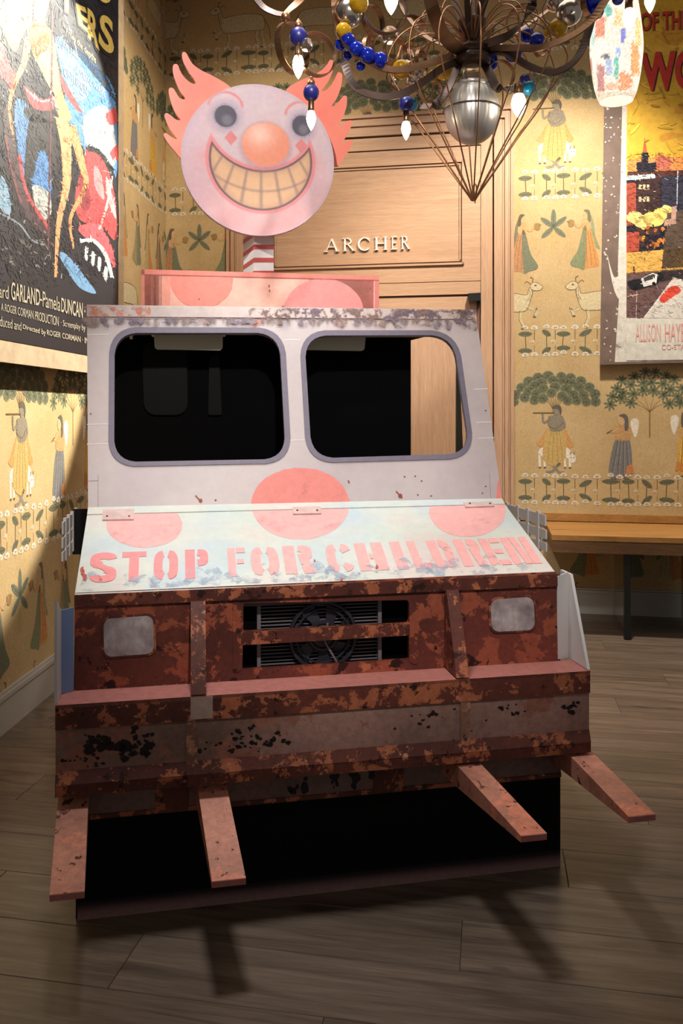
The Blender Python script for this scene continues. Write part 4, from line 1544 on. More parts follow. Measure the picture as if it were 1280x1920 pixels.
Fc += [(b0 + k, b0 + (k + 1) % na, n0 + (k + 1) % na, n0 + k) for k in range(na)]
Fc.append(tuple(n0 + k for k in range(na)))
colr4 = np.concatenate([colr, np.ones((len(colr), 1))], 1)
colr4 = np.concatenate([colr4, np.tile([*lc((220, 170, 172)), 1], (na, 1))], 0)
M['face'] = ink_mat('clown_face_print', 0.42, 0.06, 45)
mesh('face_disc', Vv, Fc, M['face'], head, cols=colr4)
Z = lambda pts: [(290 + x / 3.2, 80 + y / 3.2) for x, y in pts]
hl = [(470, 300), (450, 263), (400, 228), (330, 190), (270, 160), (228, 128), (205, 92), (188, 62), (172, 56), (163, 72), (172, 112), (200, 168), (232, 214), (246, 240), (238, 247), (215, 240), (178, 208), (152, 168), (140, 136), (124, 127), (109, 140), (110, 180), (126, 232), (152, 290), (182, 330), (174, 340), (148, 330), (128, 300), (112, 275), (94, 270), (83, 284), (90, 330), (108, 384), (132, 432), (156, 462), (130, 462), (96, 436), (72, 422), (58, 434), (70, 474), (92, 520), (134, 576), (108, 570), (74, 546), (58, 543), (54, 556), (76, 596), (118, 648), (180, 702), (300, 640)]
hr = [(780, 300), (800, 270), (870, 228), (940, 200), (1000, 165), (1035, 128), (1048, 106), (1062, 103), (1074, 118), (1066, 176), (1036, 240), (1006, 280), (1004, 290), (1024, 286), (1060, 250), (1084, 206), (1096, 181), (1112, 179), (1125, 196), (1118, 258), (1096, 326), (1064, 376), (1076, 378), (1104, 352), (1128, 324), (1144, 317), (1153, 332), (1148, 392), (1124, 456), (1100, 502), (1130, 484), (1160, 468), (1178, 466), (1184, 482), (1166, 532), (1122, 608), (1150, 590), (1176, 582), (1187, 592), (1176, 626), (1136, 690), (1080, 742), (960, 640)]
M['hair'] = None
m, nt, bs, N = nmat('coral_hair_print')
a = noise(nt, 4, 4, 0.5)
link(nt, ramp(nt, a, [(0.35, (246, 128, 112)), (0.65, (250, 152, 128))]), bs.inputs['Base Color'])
bs.inputs['Roughness'].default_value = 0.45
M['hair'] = m
P_hair = Pl(-1.035)
for h_ in (hl, hr):
    pts = smooth_path(Z(h_) + [Z(h_)[0]], 3)[:-1]
    P_hair.board('hair_tuft', [[tuple(p) for p in pts]], 0.018, M['hair'], head)
def inside(p, poly):
    c = False
    for i in range(len(poly)):
        (x0, y0), (x1, y1) = poly[i - 1], poly[i]
        if (y0 > p[1]) != (y1 > p[1]) and p[0] < (x1 - x0) * (p[1] - y0) / (y1 - y0) + x0:
            c = not c
    return c


def dabs(k, n, x0, x1, y0, y1, size, seed, top, ground, ang=1.2):
    """brush dabs over a painted picture, each a shade off the colour it lies on"""
    r_ = random.Random(seed)
    src = list(k.P)
    for _ in range(n):
        p = (r_.uniform(x0, x1), r_.uniform(y0, y1))
        c = ground
        best = -9
        for pts, col, l in src:
            if l >= best and inside(p, pts):
                c, best = col, l
        f = r_.choice([.62, .75, .85, .92, 1.1, 1.2, 1.35])
        g = [max(0.004, min(.95, v * f * r_.uniform(.9, 1.1))) for v in c[:3]]
        if r_.random() < .03:
            g = r_.choice([(.55, .5, .45), (.02, .02, .03), (.30, .36, .42)])
        a = r_.gauss(ang, .6)
        L, w = size * r_.uniform(.5, 1.6), size * r_.uniform(.08, .26)
        ca, sa = math.cos(a), math.sin(a)
        pts = [(p[0] + L * u * ca - w * v * sa, p[1] + L * u * sa + w * v * ca) for u, v in ((-.5, 0), (-.2, .5), (.25, .45), (.5, .1), (.3, -.4), (-.25, -.5))]
        k.P.append((pts, tuple(g) + (1.0,), top))


# ------------------------------------------------------------------ left poster: canvas hung on the left wall
LO = 0.10
M['canvas_gold'] = plain('worn_gold_canvas_edge', (168, 146, 116), 0.7, var=0.3, scale=14)
m, nt, bs, N = nmat('poster_ink')
at_ = N('ShaderNodeAttribute')
at_.attribute_name = 'Col'
f1 = noise(nt, 9, 8, 0.7)
f2 = noise(nt, 1, 5, 0.7, mapscale=(30, 30, 5))
cc = mix(nt, 1.0, at_.outputs['Color'], ramp(nt, f2, [(0.3, G(0.27)), (0.7, G(0.40))]), 'MULTIPLY')
cc = mix(nt, ramp(nt, f1, [(0.66, G(0)), (0.74, G(0.3))]), cc, (120, 116, 112))
link(nt, cc, bs.inputs['Base Color'])
bs.inputs['Roughness'].default_value = 0.5
M['poster_ink'] = m

zb = lw(0, 678, LO)[2]
s_re = float((lw(232, 500, LO) - lw_o) @ lw_e)
poster_l = slab('movie_poster', lw_o, lw_e, lw_n, -2.6, s_re, zb, 4.75, 0.02, M['canvas_gold'], None, LO,
                label='dark blue horror film poster on worn canvas on the left wall', cat='poster')
lmap = lambda x, y, h: tuple(lw(x, y, LO + h))
zpb = lw(0, 636, LO)[2]
s_pr = float((lw(221, 500, LO) - lw_o) @ lw_e)
pp = slab('printed_sheet', lw_o, lw_e, lw_n, -2.6, s_pr, zpb, 4.7, 0.004, plain('poster_dark_ground', (18, 19, 28), 0.45, var=0.5, scale=7), poster_l, LO + 0.003)
lmap = lambda x, y, h: tuple(lw(x, y, LO + 0.003 + h))
k = Ink()
NV, SKY, SKY2, RED, RD2, PNK, PCH, YEL, BLK, CLD = (30, 32, 48), (92, 152, 212), (126, 176, 220), (214, 74, 78), (150, 44, 52), (240, 150, 150), (246, 176, 120), (240, 208, 110), (16, 16, 24), (206, 210, 204)
# sky and cloud patches
k.blob([(104, 70), (150, 95), (205, 150), (218, 210), (218, 330), (190, 300), (150, 270), (128, 220), (118, 150)], SKY, 0)
k.blob([(160, 215), (200, 200), (216, 260), (214, 310), (180, 290), (158, 262)], CLD, 1)
k.blob([(110, 90), (150, 120), (170, 170), (140, 190), (122, 140)], SKY2, 1)
k.blob([(28, 190), (60, 215), (52, 330), (36, 300)], SKY, 0)
k.blob([(70, 270), (94, 300), (92, 400), (60, 360)], (84, 150, 216), 0)
k.blob([(0, 330), (14, 350), (20, 400), (0, 390)], (150, 190, 220), 0)
k.blob([(60, 350), (90, 360), (96, 400), (76, 410)], CLD, 1)
k.blob([(110, 476), (126, 478), (160, 520), (180, 550), (150, 540), (128, 510)], SKY2, 0)
# plain red shapes with dark rims and pale sheens (stand-in for the picture)
k.blob([(158, 276), (190, 284), (216, 330), (223, 400), (219, 470), (196, 440), (170, 430), (144, 420), (134, 380), (146, 320)], BLK, 1)
k.blob([(162, 286), (188, 294), (208, 334), (218, 396), (216, 450), (194, 428), (172, 420), (150, 412), (140, 378), (150, 324)], RED, 2)
k.blob([(178, 310), (190, 330), (196, 372), (186, 366), (176, 340)], PNK, 3)
k.blob([(200, 330), (212, 370), (218, 410), (208, 392), (200, 360)], (238, 180, 178), 3)
k.blob([(150, 330), (166, 350), (168, 390), (152, 388)], RD2, 3)
k.curve([(186, 430), (196, 400), (206, 360), (210, 330)], 4, (240, 196, 190), 4)
k.blob([(146, 426), (180, 420), (206, 452), (216, 500), (206, 490), (186, 462), (160, 446)], (226, 96, 104), 3)
k.curve([(150, 452), (176, 452), (198, 478), (210, 520)], 7, (216, 222, 222), 4)
for x, y in ((160, 462), (172, 472), (184, 482), (196, 500)):
    k.blob([(x, y), (x + 6, y + 4), (x + 4, y + 26), (x - 1, y + 22)], (216, 222, 222), 4, 3)
k.blob([(0, 80), (18, 120), (30, 140), (26, 170), (8, 150), (0, 140)], RED, 2)
k.blob([(46, 160), (80, 186), (110, 176), (118, 172), (112, 196), (90, 208), (60, 200)], RED, 2)
k.blob([(50, 200), (80, 212), (112, 196), (100, 226), (66, 230), (46, 218)], BLK, 1)
k.curve([(50, 168), (78, 190), (112, 180)], 3, (250, 200, 200), 3)
k.blob([(198, 214), (216, 204), (219, 228), (206, 234)], RED, 2)
k.blob([(206, 288), (220, 272), (221, 300)], RED, 2)
k.blob([(108, 130), (126, 160), (152, 208), (140, 202), (118, 168)], (200, 74, 80), 2)
k.blob([(22, 190), (30, 280), (60, 380), (96, 440), (84, 440), (44, 400), (16, 300), (6, 220)], (72, 42, 50), 1)
k.curve([(36, 290), (50, 360), (92, 430)], 6, RED, 2)
k.curve([(10, 250), (22, 320), (40, 380)], 4, (140, 60, 64), 2)
k.blob([(56, 220), (92, 232), (110, 300), (104, 330), (78, 280), (56, 352), (46, 330)], BLK, 1)
# warm flowing ribbons: plain abstract bands of peach and yellow
k.blob([(10, 0), (54, 0), (60, 40), (46, 60), (30, 96), (14, 80), (0, 40)], (236, 190, 110), 2)
k.blob([(30, 6), (54, 10), (52, 44), (38, 30)], PCH, 3)
k.blob([(58, 46), (92, 52), (104, 90), (116, 170), (134, 220), (112, 224), (100, 170), (76, 130), (58, 90)], YEL, 3)
k.blob([(66, 0), (92, 0), (84, 40), (98, 70), (70, 112), (50, 60), (62, 40)], PCH, 3)
k.curve([(54, 70), (44, 120), (26, 160), (18, 206), (26, 262)], 15, PCH, 2, 6, True)
k.curve([(116, 220), (124, 280), (124, 350), (110, 420), (104, 520)], 24, PCH, 4, 6, True)
k.curve([(134, 236), (154, 310), (160, 350), (132, 410), (138, 466)], 16, (240, 164, 106), 3, 6, True)
k.blob([(70, 112), (96, 100), (112, 170), (98, 172)], (246, 216, 130), 4)
k.stroke([(98, 20), (97, 120), (94, 300), (90, 470)], 3.4, (104, 40, 44), 5)
k.blob([(120, 16), (160, 60), (210, 170), (216, 190), (200, 170), (150, 110), (112, 60)], (44, 46, 52), 0)
k.curve([(104, 4), (126, 40), (150, 130), (160, 290)], 1.2, (220, 220, 222), 4)
k.curve([(0, 400), (36, 420), (60, 450), (90, 462)], 3, (150, 160, 170), 1)
for i in range(40):
    x, y = rnd.uniform(4, 100), rnd.uniform(445, 500)
    k.ell(x, y, rnd.uniform(1, 6), rnd.uniform(.6, 2.4), rnd.choice([(120, 112, 108), (80, 74, 76), (150, 140, 134)]), 1, rnd.uniform(0, 1), 7)
dabs(k, 1900, 0, 218, 0, 520, 12, 21, 6, lin((26, 28, 42)))
dabs(k, 1500, 0, 218, 60, 540, 6, 22, 7, lin((26, 28, 42)))
k.build('poster_picture', lmap, M['poster_ink'], pp, kind='stuff', dh=0.0002)
k = Ink()
for ch, qd in (('O', [(128, -34), (150, -22), (152, 2), (130, -8)]), ('S', [(184, -44), (206, -30), (208, 7), (188, 4)]),
               ('T', [(112, -24), (139, -8), (139, 32), (112, 14)]), ('E', [(142, 6), (160, 14), (176, 72), (148, 46)]), ('R', [(164, 14), (183, 30), (187, 96), (165, 70)]), ('S', [(188, 22), (212, 38), (214, 108), (184, 84)])):
    c = np.mean(np.array(qd, float), 0)
    big = [tuple(c + (np.array(p) - c) * 1.16 + np.array([-1.5, 1])) for p in qd]
    k.text(ch, big, BLK, 9, 0.05)
    k.text(ch, qd, (240, 204, 104), 10, 0.03)
k.text('From the depths', [(124, 52), (180, 106), (180, 124), (124, 66)], (226, 214, 168), 10)
k.text('of the sea...', [(107, 62), (150, 100), (150, 114), (107, 76)], (226, 214, 168), 10)
k.text('A TIDAL WAVE', [(142, 124), (198, 170), (198, 184), (142, 136)], (200, 216, 226), 10)
k.text('OF TERROR!', [(120, 124), (164, 162), (164, 178), (120, 142)], (190, 212, 230), 10)
CR = (232, 220, 190)
k.text('ard', [(-2, 534), (16, 536), (16, 561), (-2, 558)], CR, 10)
k.text('GARLAND', [(21, 528), (75, 543), (75, 574), (21, 562)], CR, 10, 0.01)
k.text('\u00b7', [(75, 560), (79, 561), (79, 565), (75, 564)], CR, 10)
k.text('Pamela', [(80, 546), (113, 558), (113, 584), (80, 575)], CR, 10)
k.text('DUNCAN', [(115, 558), (155, 568), (155, 597), (115, 585)], CR, 10, 0.01)
k.text('\u00b7 R', [(158, 571), (172, 574), (172, 600), (158, 596)], CR, 10, 0.01)
k.text('A ROGER CORMAN PRODUCTION', [(2, 568), (110, 594), (110, 612), (2, 582)], CR, 10)
k.text('\u00b7 Screenplay by', [(114, 599), (160, 609), (160, 624), (114, 614)], CR, 10)
k.text('duced and', [(0, 592), (40, 604), (40, 620), (0, 612)], CR, 10)
k.text('Directed by', [(43, 608), (86, 618), (86, 632), (43, 619)], CR, 10, 0.01)
k.text('ROGER CORMAN \u00b7 IN', [(88, 618), (166, 634), (166, 645), (88, 628)], CR, 10, 0.01)
k.build('poster_lettering', lmap, M['poster_ink'], pp, kind='stuff')

# ------------------------------------------------------------------ right poster
RO = 0.06
pb = lambda px, py, h=RO: tuple(bw(px, py, h))
mb = MB()
o4 = [(1124, 684), (1440, 676), (1440, -150), (1138, -150)]
mb.hexa([pb(x, y, 0.012) for x, y in o4], [pb(x, y) for x, y in o4])
M['canvas_brown'] = plain('worn_brown_canvas', (112, 92, 82), 0.7, var=0.35, scale=10)
poster_r = mb.build('movie_poster', M['canvas_brown'], None, label='yellow town scene film poster with red lettering on the back wall', cat='poster')
rmap = lambda x, y, h: tuple(bw(x, y, RO + h))
k = Ink()
# worn white margin
k.poly([(1170, -140), (1440, -140), (1440, 672), (1152, 679), (1160, 560), (1158, 500), (1163, 340), (1166, 200)], (208, 202, 192), 0)
k.build('worn_margin', rmap, ink_mat('worn_margin_print', 0.65, 0.3, 26, wear=0.30, wscale=14, soft=0.1), poster_r)
k = Ink()
YS, YS2, DB, DB2, TAN, RST, RDW = (226, 178, 64), (216, 158, 60), (60, 40, 40), (36, 34, 46), (210, 164, 84), (150, 82, 52), (202, 60, 50)
k.poly([(1177, -140), (1440, -140), (1440, 330), (1174, 330)], YS, 0)
for i in range(26):
    x, y = rnd.uniform(1180, 1400), rnd.uniform(-60, 300)
    k.blob([(x, y), (x + rnd.uniform(20, 60), y + rnd.uniform(-4, 8)), (x + rnd.uniform(10, 50), y + rnd.uniform(10, 24)), (x - 6, y + rnd.uniform(6, 18))], rnd.choice([(232, 186, 76), YS2, (236, 196, 92)]), 1, 3)
k.poly([(1177, 300), (1200, 296), (1440, 290), (1440, 334), (1176, 336)], (226, 148, 84), 2)
k.poly([(1228, 294), (1256, 294), (1256, 318), (1228, 318)], (196, 110, 90), 3)
k.poly([(1176, 322), (1440, 314), (1440, 340), (1176, 336)], (84, 48, 44), 3)
# plain church with steeple
k.poly([(1204, 286), (1208.5, 256), (1213, 286)], (214, 92, 54), 4)
k.poly([(1202, 286), (1215, 286), (1215, 306), (1230, 304), (1230, 322), (1193, 322), (1193, 304), (1202, 304)], DB2, 4)
# blocks of buildings
k.poly([(1174, 338), (1226, 330), (1226, 336), (1440, 326), (1440, 480), (1174, 480)], DB2, 3)
k.poly([(1174, 344), (1192, 342), (1192, 420), (1174, 424)], (158, 74, 56), 4)
k.poly([(1192, 336), (1238, 332), (1236, 440), (1192, 440)], DB, 4)
k.poly([(1174, 330), (1228, 326), (1228, 334), (1174, 338)], (196, 214, 208), 5)
for wx in (1197, 1205, 1212):
    for wy in (346, 369):
        k.poly([(wx, wy), (wx + 5, wy), (wx + 5, wy + 9), (wx, wy + 9)], (214, 186, 150), 5)
k.poly([(1240, 330), (1440, 322), (1440, 420), (1240, 420)], (52, 50, 66), 4)
k.stroke([(1270, 320), (1268, 420)], 1.6, (190, 196, 204), 5)
for cx, cy, r in ((1190, 408, 14), (1206, 416, 16), (1224, 412, 18), (1240, 400, 14), (1250, 392, 10)):
    k.blob([(cx + r * rnd.uniform(.8, 1.2) * math.cos(a_), cy + r * .8 * rnd.uniform(.8, 1.2) * math.sin(a_)) for a_ in np.linspace(0, 2 * PI, 9, endpoint=False)], rnd.choice([(226, 198, 110), (236, 212, 132)]), 6)
for _ in range(22):
    x, y = rnd.uniform(1200, 1246), rnd.uniform(424, 462)
    k.ell(x, y, rnd.uniform(2, 7), rnd.uniform(2, 5), rnd.choice([(206, 126, 54), (168, 92, 44), (232, 164, 72), (70, 44, 38)]), 6, rnd.uniform(0, 3), 7)
k.poly([(1174, 436), (1198, 434), (1198, 470), (1174, 474)], (168, 74, 56), 6)
k.poly([(1174, 474), (1440, 452), (1440, 500), (1174, 514)], TAN, 7)
k.poly([(1250, 400), (1300, 390), (1300, 500), (1240, 504), (1246, 434), (1250, 430)], (86, 70, 60), 7)
k.poly([(1258, 388), (1268, 386), (1266, 420), (1244, 424), (1246, 412), (1258, 410)], (176, 140, 124), 8)
k.poly([(1174, 512), (1440, 490), (1440, 640), (1174, 596)], (104, 78, 76), 7)
k.poly([(1215, 512), (1440, 490), (1440, 506), (1240, 528)], (54, 44, 46), 8)
k.poly([(1206, 596), (1262, 520), (1280, 524), (1440, 520), (1440, 600), (1222, 596)], (206, 200, 190), 8)
k.blob([(1236, 560), (1252, 540), (1268, 536), (1276, 546), (1262, 556), (1244, 568)], (206, 72, 56), 9)
k.stroke([(1208, 594), (1266, 522)], 1.8, (226, 220, 210), 9)
k.stroke([(1176, 556), (1196, 552)], 1.4, (216, 190, 170), 8)
k.stroke([(1192, 596), (1194, 520)], 1.0, (200, 176, 160), 8)
# plain two-tone car
k.blob([(1176, 530), (1186, 524), (1206, 522), (1238, 512), (1244, 520), (1232, 532), (1194, 544), (1180, 540)], (30, 30, 34), 9)
k.poly([(1202, 522), (1222, 512), (1232, 514), (1230, 532), (1206, 538)], (216, 214, 208), 10)
k.poly([(1206, 521), (1221, 514), (1228, 515), (1227, 522), (1208, 528)], (60, 60, 68), 11)
k.ell(1191, 541, 4, 4, (14, 14, 16), 11)
k.ell(1226, 532, 4, 4, (14, 14, 16), 11)
for x, y, h_ in ((1188, 506, 11), (1224, 424, 6), (1208, 486, 5)):
    k.ell(x, y, 1.8, h_ * .6, (36, 30, 32), 10, 0, 8)
k.poly([(1174, 596), (1440, 600), (1440, 672), (1174, 676)], (204, 200, 190), 9)
dabs(k, 60, 1178, 1290, -60, 300, 22, 23, 12, lin((226, 178, 64)), 0.3)
dabs(k, 1500, 1176, 1290, 286, 596, 7, 24, 12, lin((60, 44, 44)), 0.4)
k.build('poster_picture', rmap, kind='stuff', m= ink_mat('poster_scene_print', 0.6, 0.22, 22, spec=0.2), parent=poster_r, h0=0.0012, dh=0.0003)
k = Ink()
for qd, tx, b_ in (([(1200, 24), (1290, 18), (1290, 54), (1200, 58)], 'OF THE', .02), ([(1199, 98), (1440, 84), (1440, 168), (1202, 170)], 'WOMAN', .04)):
    k.text(tx, [(x + 1.2, y + 1.2) for x, y in qd], (70, 36, 30), 1, b_ + .012)
    k.text(tx, qd, RDW, 2, b_)
k.text('ALLISON', [(1191, 608), (1238, 607), (1238, 640), (1191, 641)], (206, 148, 138), 1)
k.text('HAYES', [(1246, 607), (1290, 606), (1290, 640), (1246, 641)], (206, 142, 132), 1)
k.text('CO-STARRING', [(1240, 646), (1320, 645), (1320, 654), (1240, 656)], (208, 160, 150), 1)
k.build('poster_lettering', rmap, kind='stuff', m=ink_mat('poster_letter_print', 0.6, 0.2, 30, wear=0.32, wscale=30), parent=poster_r, h0=0.006, dh=0.0003)
k = Ink()
for _ in range(150):
    x, y = rnd.uniform(1130, 1172), rnd.uniform(-60, 676)
    k.ell(x, y, rnd.uniform(.5, 2.2), rnd.uniform(.6, 3), (200, 190, 178), 0, rnd.uniform(0, 3), 6)
k.blob([(1138, 478), (1144, 500), (1152, 520), (1166, 516), (1162, 560), (1150, 540)], (204, 198, 188), 0)
k.build('paint_specks', rmap, M['ink'], poster_r, h0=0.0004, kind='stuff')

# ------------------------------------------------------------------ table against the back wall
tb_e, tb_n = bw_e, bw_n
zt = 0.70
def tdist(px, py, z):
    d = ray(px, py)
    t = (z - EYE) / d[2]
    p = EYEP + d * t - bw_o
    return float(p @ bw_e), float(p @ bw_n)
sL, dF = tdist(1034, 1003, zt)
table = empty('console_table', tuple(bw_o + bw_e * (sL + 0.7)), 0, label='long oak console table with black legs under the town scene poster', cat='table')
table.location = (0, 0, 0)
S1 = 3.05


def tbox(name, s0, s1, n0, n1, z0, z1, mt, parent=table):
    return slab(name, bw_o, bw_e, bw_n, s0, s1, z0, z1, n1 - n0, mt, parent, n1)


for i in range(2):
    w_ = (dF - 0.03) / 2
    tbox('top_board', sL, S1, 0.03 + i * w_ + (0.0015 if i else 0), 0.03 + (i + 1) * w_, zt - 0.035, zt, M['bench_oak'])
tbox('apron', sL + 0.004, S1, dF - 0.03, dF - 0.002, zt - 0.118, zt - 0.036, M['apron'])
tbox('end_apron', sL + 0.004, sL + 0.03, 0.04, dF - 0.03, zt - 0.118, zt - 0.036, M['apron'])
M['smoke'] = glass('smoked_panel', (30, 30, 30), 0.08, 0.6)
for s0 in (tdist(1170, 1195, 0)[0] - 0.01, S1 - 0.5):
    lg = tbox('leg', s0, s0 + 0.042, dF - 0.06, dF - 0.018, 0.001, zt - 0.036, M['black_metal'])
    tbox('leg_panel', s0 + 0.018, s0 + 0.024, 0.10, dF - 0.06, 0.03, zt - 0.12, M['smoke'])
rail = slab('trim_1', bw_o, bw_e, bw_n, s963 + 0.01, 3.25, 0.705, 0.762, 0.022, M['bench_oak'], None, 0.022, kind='structure')

# ------------------------------------------------------------------ chandelier
CX, CY = 0.458, 2.90
kz = CY / F
zc_ = lambda py: EYE + (HY - py) * kz
M['bronze'] = plain('aged_bronze', (150, 112, 82), 0.36, 0.85, var=0.3, scale=14)
M['bronze_dk'] = plain('dark_bronze', (84, 66, 58), 0.42, 0.7, var=0.2, scale=14)
M['copper'] = plain('copper_wire', (176, 128, 92), 0.35, 0.85, var=0.2)
M['steel'] = plain('brushed_steel', (214, 210, 204), 0.42, 0.85, var=0.1)
M['silver'] = plain('silver_ball', (206, 196, 184), 0.22, 0.9, var=0.2, scale=20)
M['blue_g'] = glass('cobalt_glass', (24, 48, 190), 0.12, 0.35)
M['blue_m'] = plain('blue_bead', (44, 44, 128), 0.35, var=0.2)
M['cyan_g'] = glass('turquoise_glass', (30, 150, 200), 0.12, 0.3)
M['yel_g'] = glass('amber_glass', (236, 184, 40), 0.12, 0.3)
M['clear'] = glass('clear_glass', (240, 238, 232), 0.02, 0.95)
M['bulb'] = glow('lit_bulb', (255, 240, 214), 14)
ch = empty('chandelier', (CX, CY, 0), label='bronze ribbon chandelier with wire cage, blue glass beads and lit candle bulbs', cat='chandelier')
ch.location = (0, 0, 0)


def cp(px, py, dy=0.0):
    """pixel -> point near the chandelier, dy metres behind its centre"""
    return tuple(at(px, py, CY + dy))


hub = MB()
hub.lathe([(.012, zc_(128)), (.04, zc_(124)), (.064, zc_(118)), (.066, zc_(110)), (.058, zc_(106)), (.05, zc_(100)), (.062, zc_(97)), (.064, zc_(92)), (.03, zc_(88)), (.028, zc_(66)), (.046, zc_(58)), (.05, zc_(40)), (.03, zc_(34)), (.014, zc_(28)), (.014, 5.15)], (CX, CY, 0), 24)
hub.build('hub', M['bronze_dk'], ch, True)
MB().lathe([(.09, 5.12), (.1, 5.16), (.1, 5.195)], (CX, CY, 0), 20).build('ceiling_rose', M['bronze_dk'], ch, True)
arms = [  # (points px,py,depth), width, face direction
    ([(804, -14, -.22), (812, 20, -.20), (826, 56, -.15), (846, 84, -.09), (872, 100, -.02)], .044, (.8, -.4, .3), 'bronze'),
    ([(1010, -14, -.2), (1000, 4, -.2), (980, 40, -.16), (950, 68, -.10), (905, 84, -.03)], .030, (.5, -.5, .7), 'bronze_dk'),
    ([(860, 114, 0), (826, 130, -.06), (790, 156, -.12), (752, 176, -.16), (711, 181, -.18), (667, 164, -.17), (647, 122, -.14), (644, 84, -.1)], .026, (.1, .3, 1), 'bronze_dk'),
    ([(850, 104, 0), (800, 120, -.10), (746, 131, -.20), (699, 122, -.26), (655, 90, -.28), (630, 40, -.26), (628, -16, -.2)], .026, (0, .5, 1), 'bronze'),
    ([(915, 96, 0), (950, 100, -.06), (991, 124, -.12), (1032, 136, -.16), (1069, 121, -.18), (1092, 90, -.18), (1108, 40, -.15)], .026, (.1, .4, 1), 'bronze_dk'),
    ([(918, 90, 0), (970, 90, -.1), (1014, 89, -.18), (1073, 66, -.24), (1112, 34, -.26), (1142, -14, -.22)], .026, (0, .5, 1), 'bronze'),
    ([(862, 118, .02), (852, 140, -.03), (838, 168, -.06), (814, 198, -.06), (790, 199, -.03)], .030, (1, -.3, .3), 'bronze_dk'),
    ([(906, 116, .02), (918, 138, -.03), (930, 162, -.06), (950, 170, -.06), (975, 164, -.04)], .030, (1, -.3, -.3), 'bronze_dk'),
    ([(868, 96, .03), (800, 70, .16), (756, 20, .28), (748, -14, .34)], .026, (.2, .7, .6), 'bronze'),
    ([(904, 96, .03), (960, 66, .18), (1040, 10, .30), (1056, -14, .34)], .026, (.2, .7, .6), 'bronze'),
    ([(882, 70, 0), (862, 30, .05), (846, -14, .1)], .030, (1, .2, .3), 'bronze_dk'),
    ([(890, 70, 0), (898, 30, -.03), (912, -14, -.05)], .030, (1, .2, -.2), 'bronze_dk'),
    ([(884, 70, -.02), (878, 30, -.05), (876, -14, -.08)], .024, (1, 0, 0), 'bronze_dk'),
    ([(470, -16, -.45), (492, 12, -.47), (514, 24, -.48), (533, 28, -.48)], .022, (0, .6, 1), 'bronze_dk'),
    ([(533, 28, -.48), (546, 16, -.45), (562, 0, -.42), (572, -16, -.4)], .022, (.7, .5, .6), 'bronze'),
    ([(706, 64, -.1), (700, 90, -.08), (716, 116, -.06), (742, 112, -.04), (752, 88, -.04)], .020, (.2, 1, .2), 'bronze'),
    ([(728, 134, .0), (726, 150, .02), (738, 168, .04), (756, 170, .05), (770, 150, .06)], .018, (.2, 1, .2), 'bronze'),
]
for pts, w_, wd, mt in arms:
    P = smooth_path([cp(*p) for p in pts], 7)
    MB().ribbon(P, wd, w_, .004).build('arm', M[mt], ch)


def hoop(px, py, r, dy, tilt, w_=.022, mt='bronze'):
    c = Vector(cp(px, py, dy))
    R = r * (CY + dy) / F
    a = Vector((math.cos(tilt), math.sin(tilt), 0))
    pts = [c + a * (R * math.cos(t)) + Vector((0, 0, 1)) * (R * math.sin(t)) for t in np.linspace(0, 2 * PI, 36, endpoint=False)]
    MB().ribbon(pts, a.cross(Vector((0, 0, 1))), w_, .003, True).build('hoop', M[mt], ch)


hoop(592, 102, 40, -.44, .45)
hoop(548, 90, 46, -.42, 1.0)
hoop(722, 22, 41, -.16, .2, .022, 'bronze_dk')
hoop(654, 22, 28, -.25, .3)
hoop(1050, 20, 32, .02, -.3)
hoop(740, 98, 24, .05, .5)
hoop(1110, 10, 26, -.2, .6)
hoop(808, 170, 22, .1, .2)
hoop(700, 40, 30, .12, .9)
hoop(772, 60, 30, .2, .4)
hoop(790, 118, 24, .14, 1.1, .014)
hoop(980, 40, 30, .16, -.5)
hoop(1010, 84, 22, .1, .8, .014)
hoop(940, 140, 26, .06, .3, .014)
hoop(690, 96, 24, .02, 1.2, .014)
# wire cage
NW = 14
for i in range(NW):
    a = 2 * PI * (i + .35) / NW
    jr = random.uniform(.94, 1.06)
    prof = [(6, 92), (40, 66), (95, 52), (140, 76), (163 * jr, 118), (158 * jr, 150), (130, 196), (92, 248), (50, 308), (16, 356), (3, 376)]
    prof = [(r * kz, zc_(y)) for r, y in prof]
    pts = smooth_path([(CX + r * math.cos(a) + .004, CY + r * math.sin(a) * .95, z) for r, z in prof], 5)
    MB().tube(pts, .0028, 6).build('cage_wire', M['copper'], ch, True)
for i in range(14):
    a = 2 * PI * (i + .1) / 14
    prof = [(5, 96), (30, 52), (62, 30), (100, 40), (118, 66)]
    pts = smooth_path([(CX + r * kz * math.cos(a), CY + r * kz * math.sin(a), zc_(y)) for r, y in prof], 4)
    MB().tube(pts, .0022, 5).build('curl_wire', M['copper'], ch, True)
MB().lathe([(.001, zc_(382)), (.007, zc_(364)), (.010, zc_(350)), (.003, zc_(344))], (CX + .010, CY, 0), 12).build('finial', M['copper'], ch, True)
MB().tube([(CX + .1 * math.cos(a), CY + .1 * math.sin(a), zc_(208)) for a in np.linspace(0, 2 * PI, 36, endpoint=False)], .0022, 6, True).build('cage_ring', M['bronze_dk'], ch)
# steel ball with collar under a clear globe
bR = 51 * kz
k_ = 18
MB().lathe([(max(.002, bR * math.sin(PI * i / k_)), zc_(211) - bR * 1.17 * math.cos(PI * i / k_)) for i in range(k_ + 1)], (CX, CY, 0), 84, ribs=28, ribamp=.012).build('steel_ball', M['steel'], ch, True)
MB().lathe([(.048, zc_(172)), (.066, zc_(166)), (.068, zc_(160)), (.050, zc_(157)), (.02, zc_(154))], (CX, CY, 0), 30).build('steel_collar', M['steel'], ch, True)
MB().ball((CX, CY, zc_(134)), .034, 20).build('clear_globe', M['clear'], ch, True)

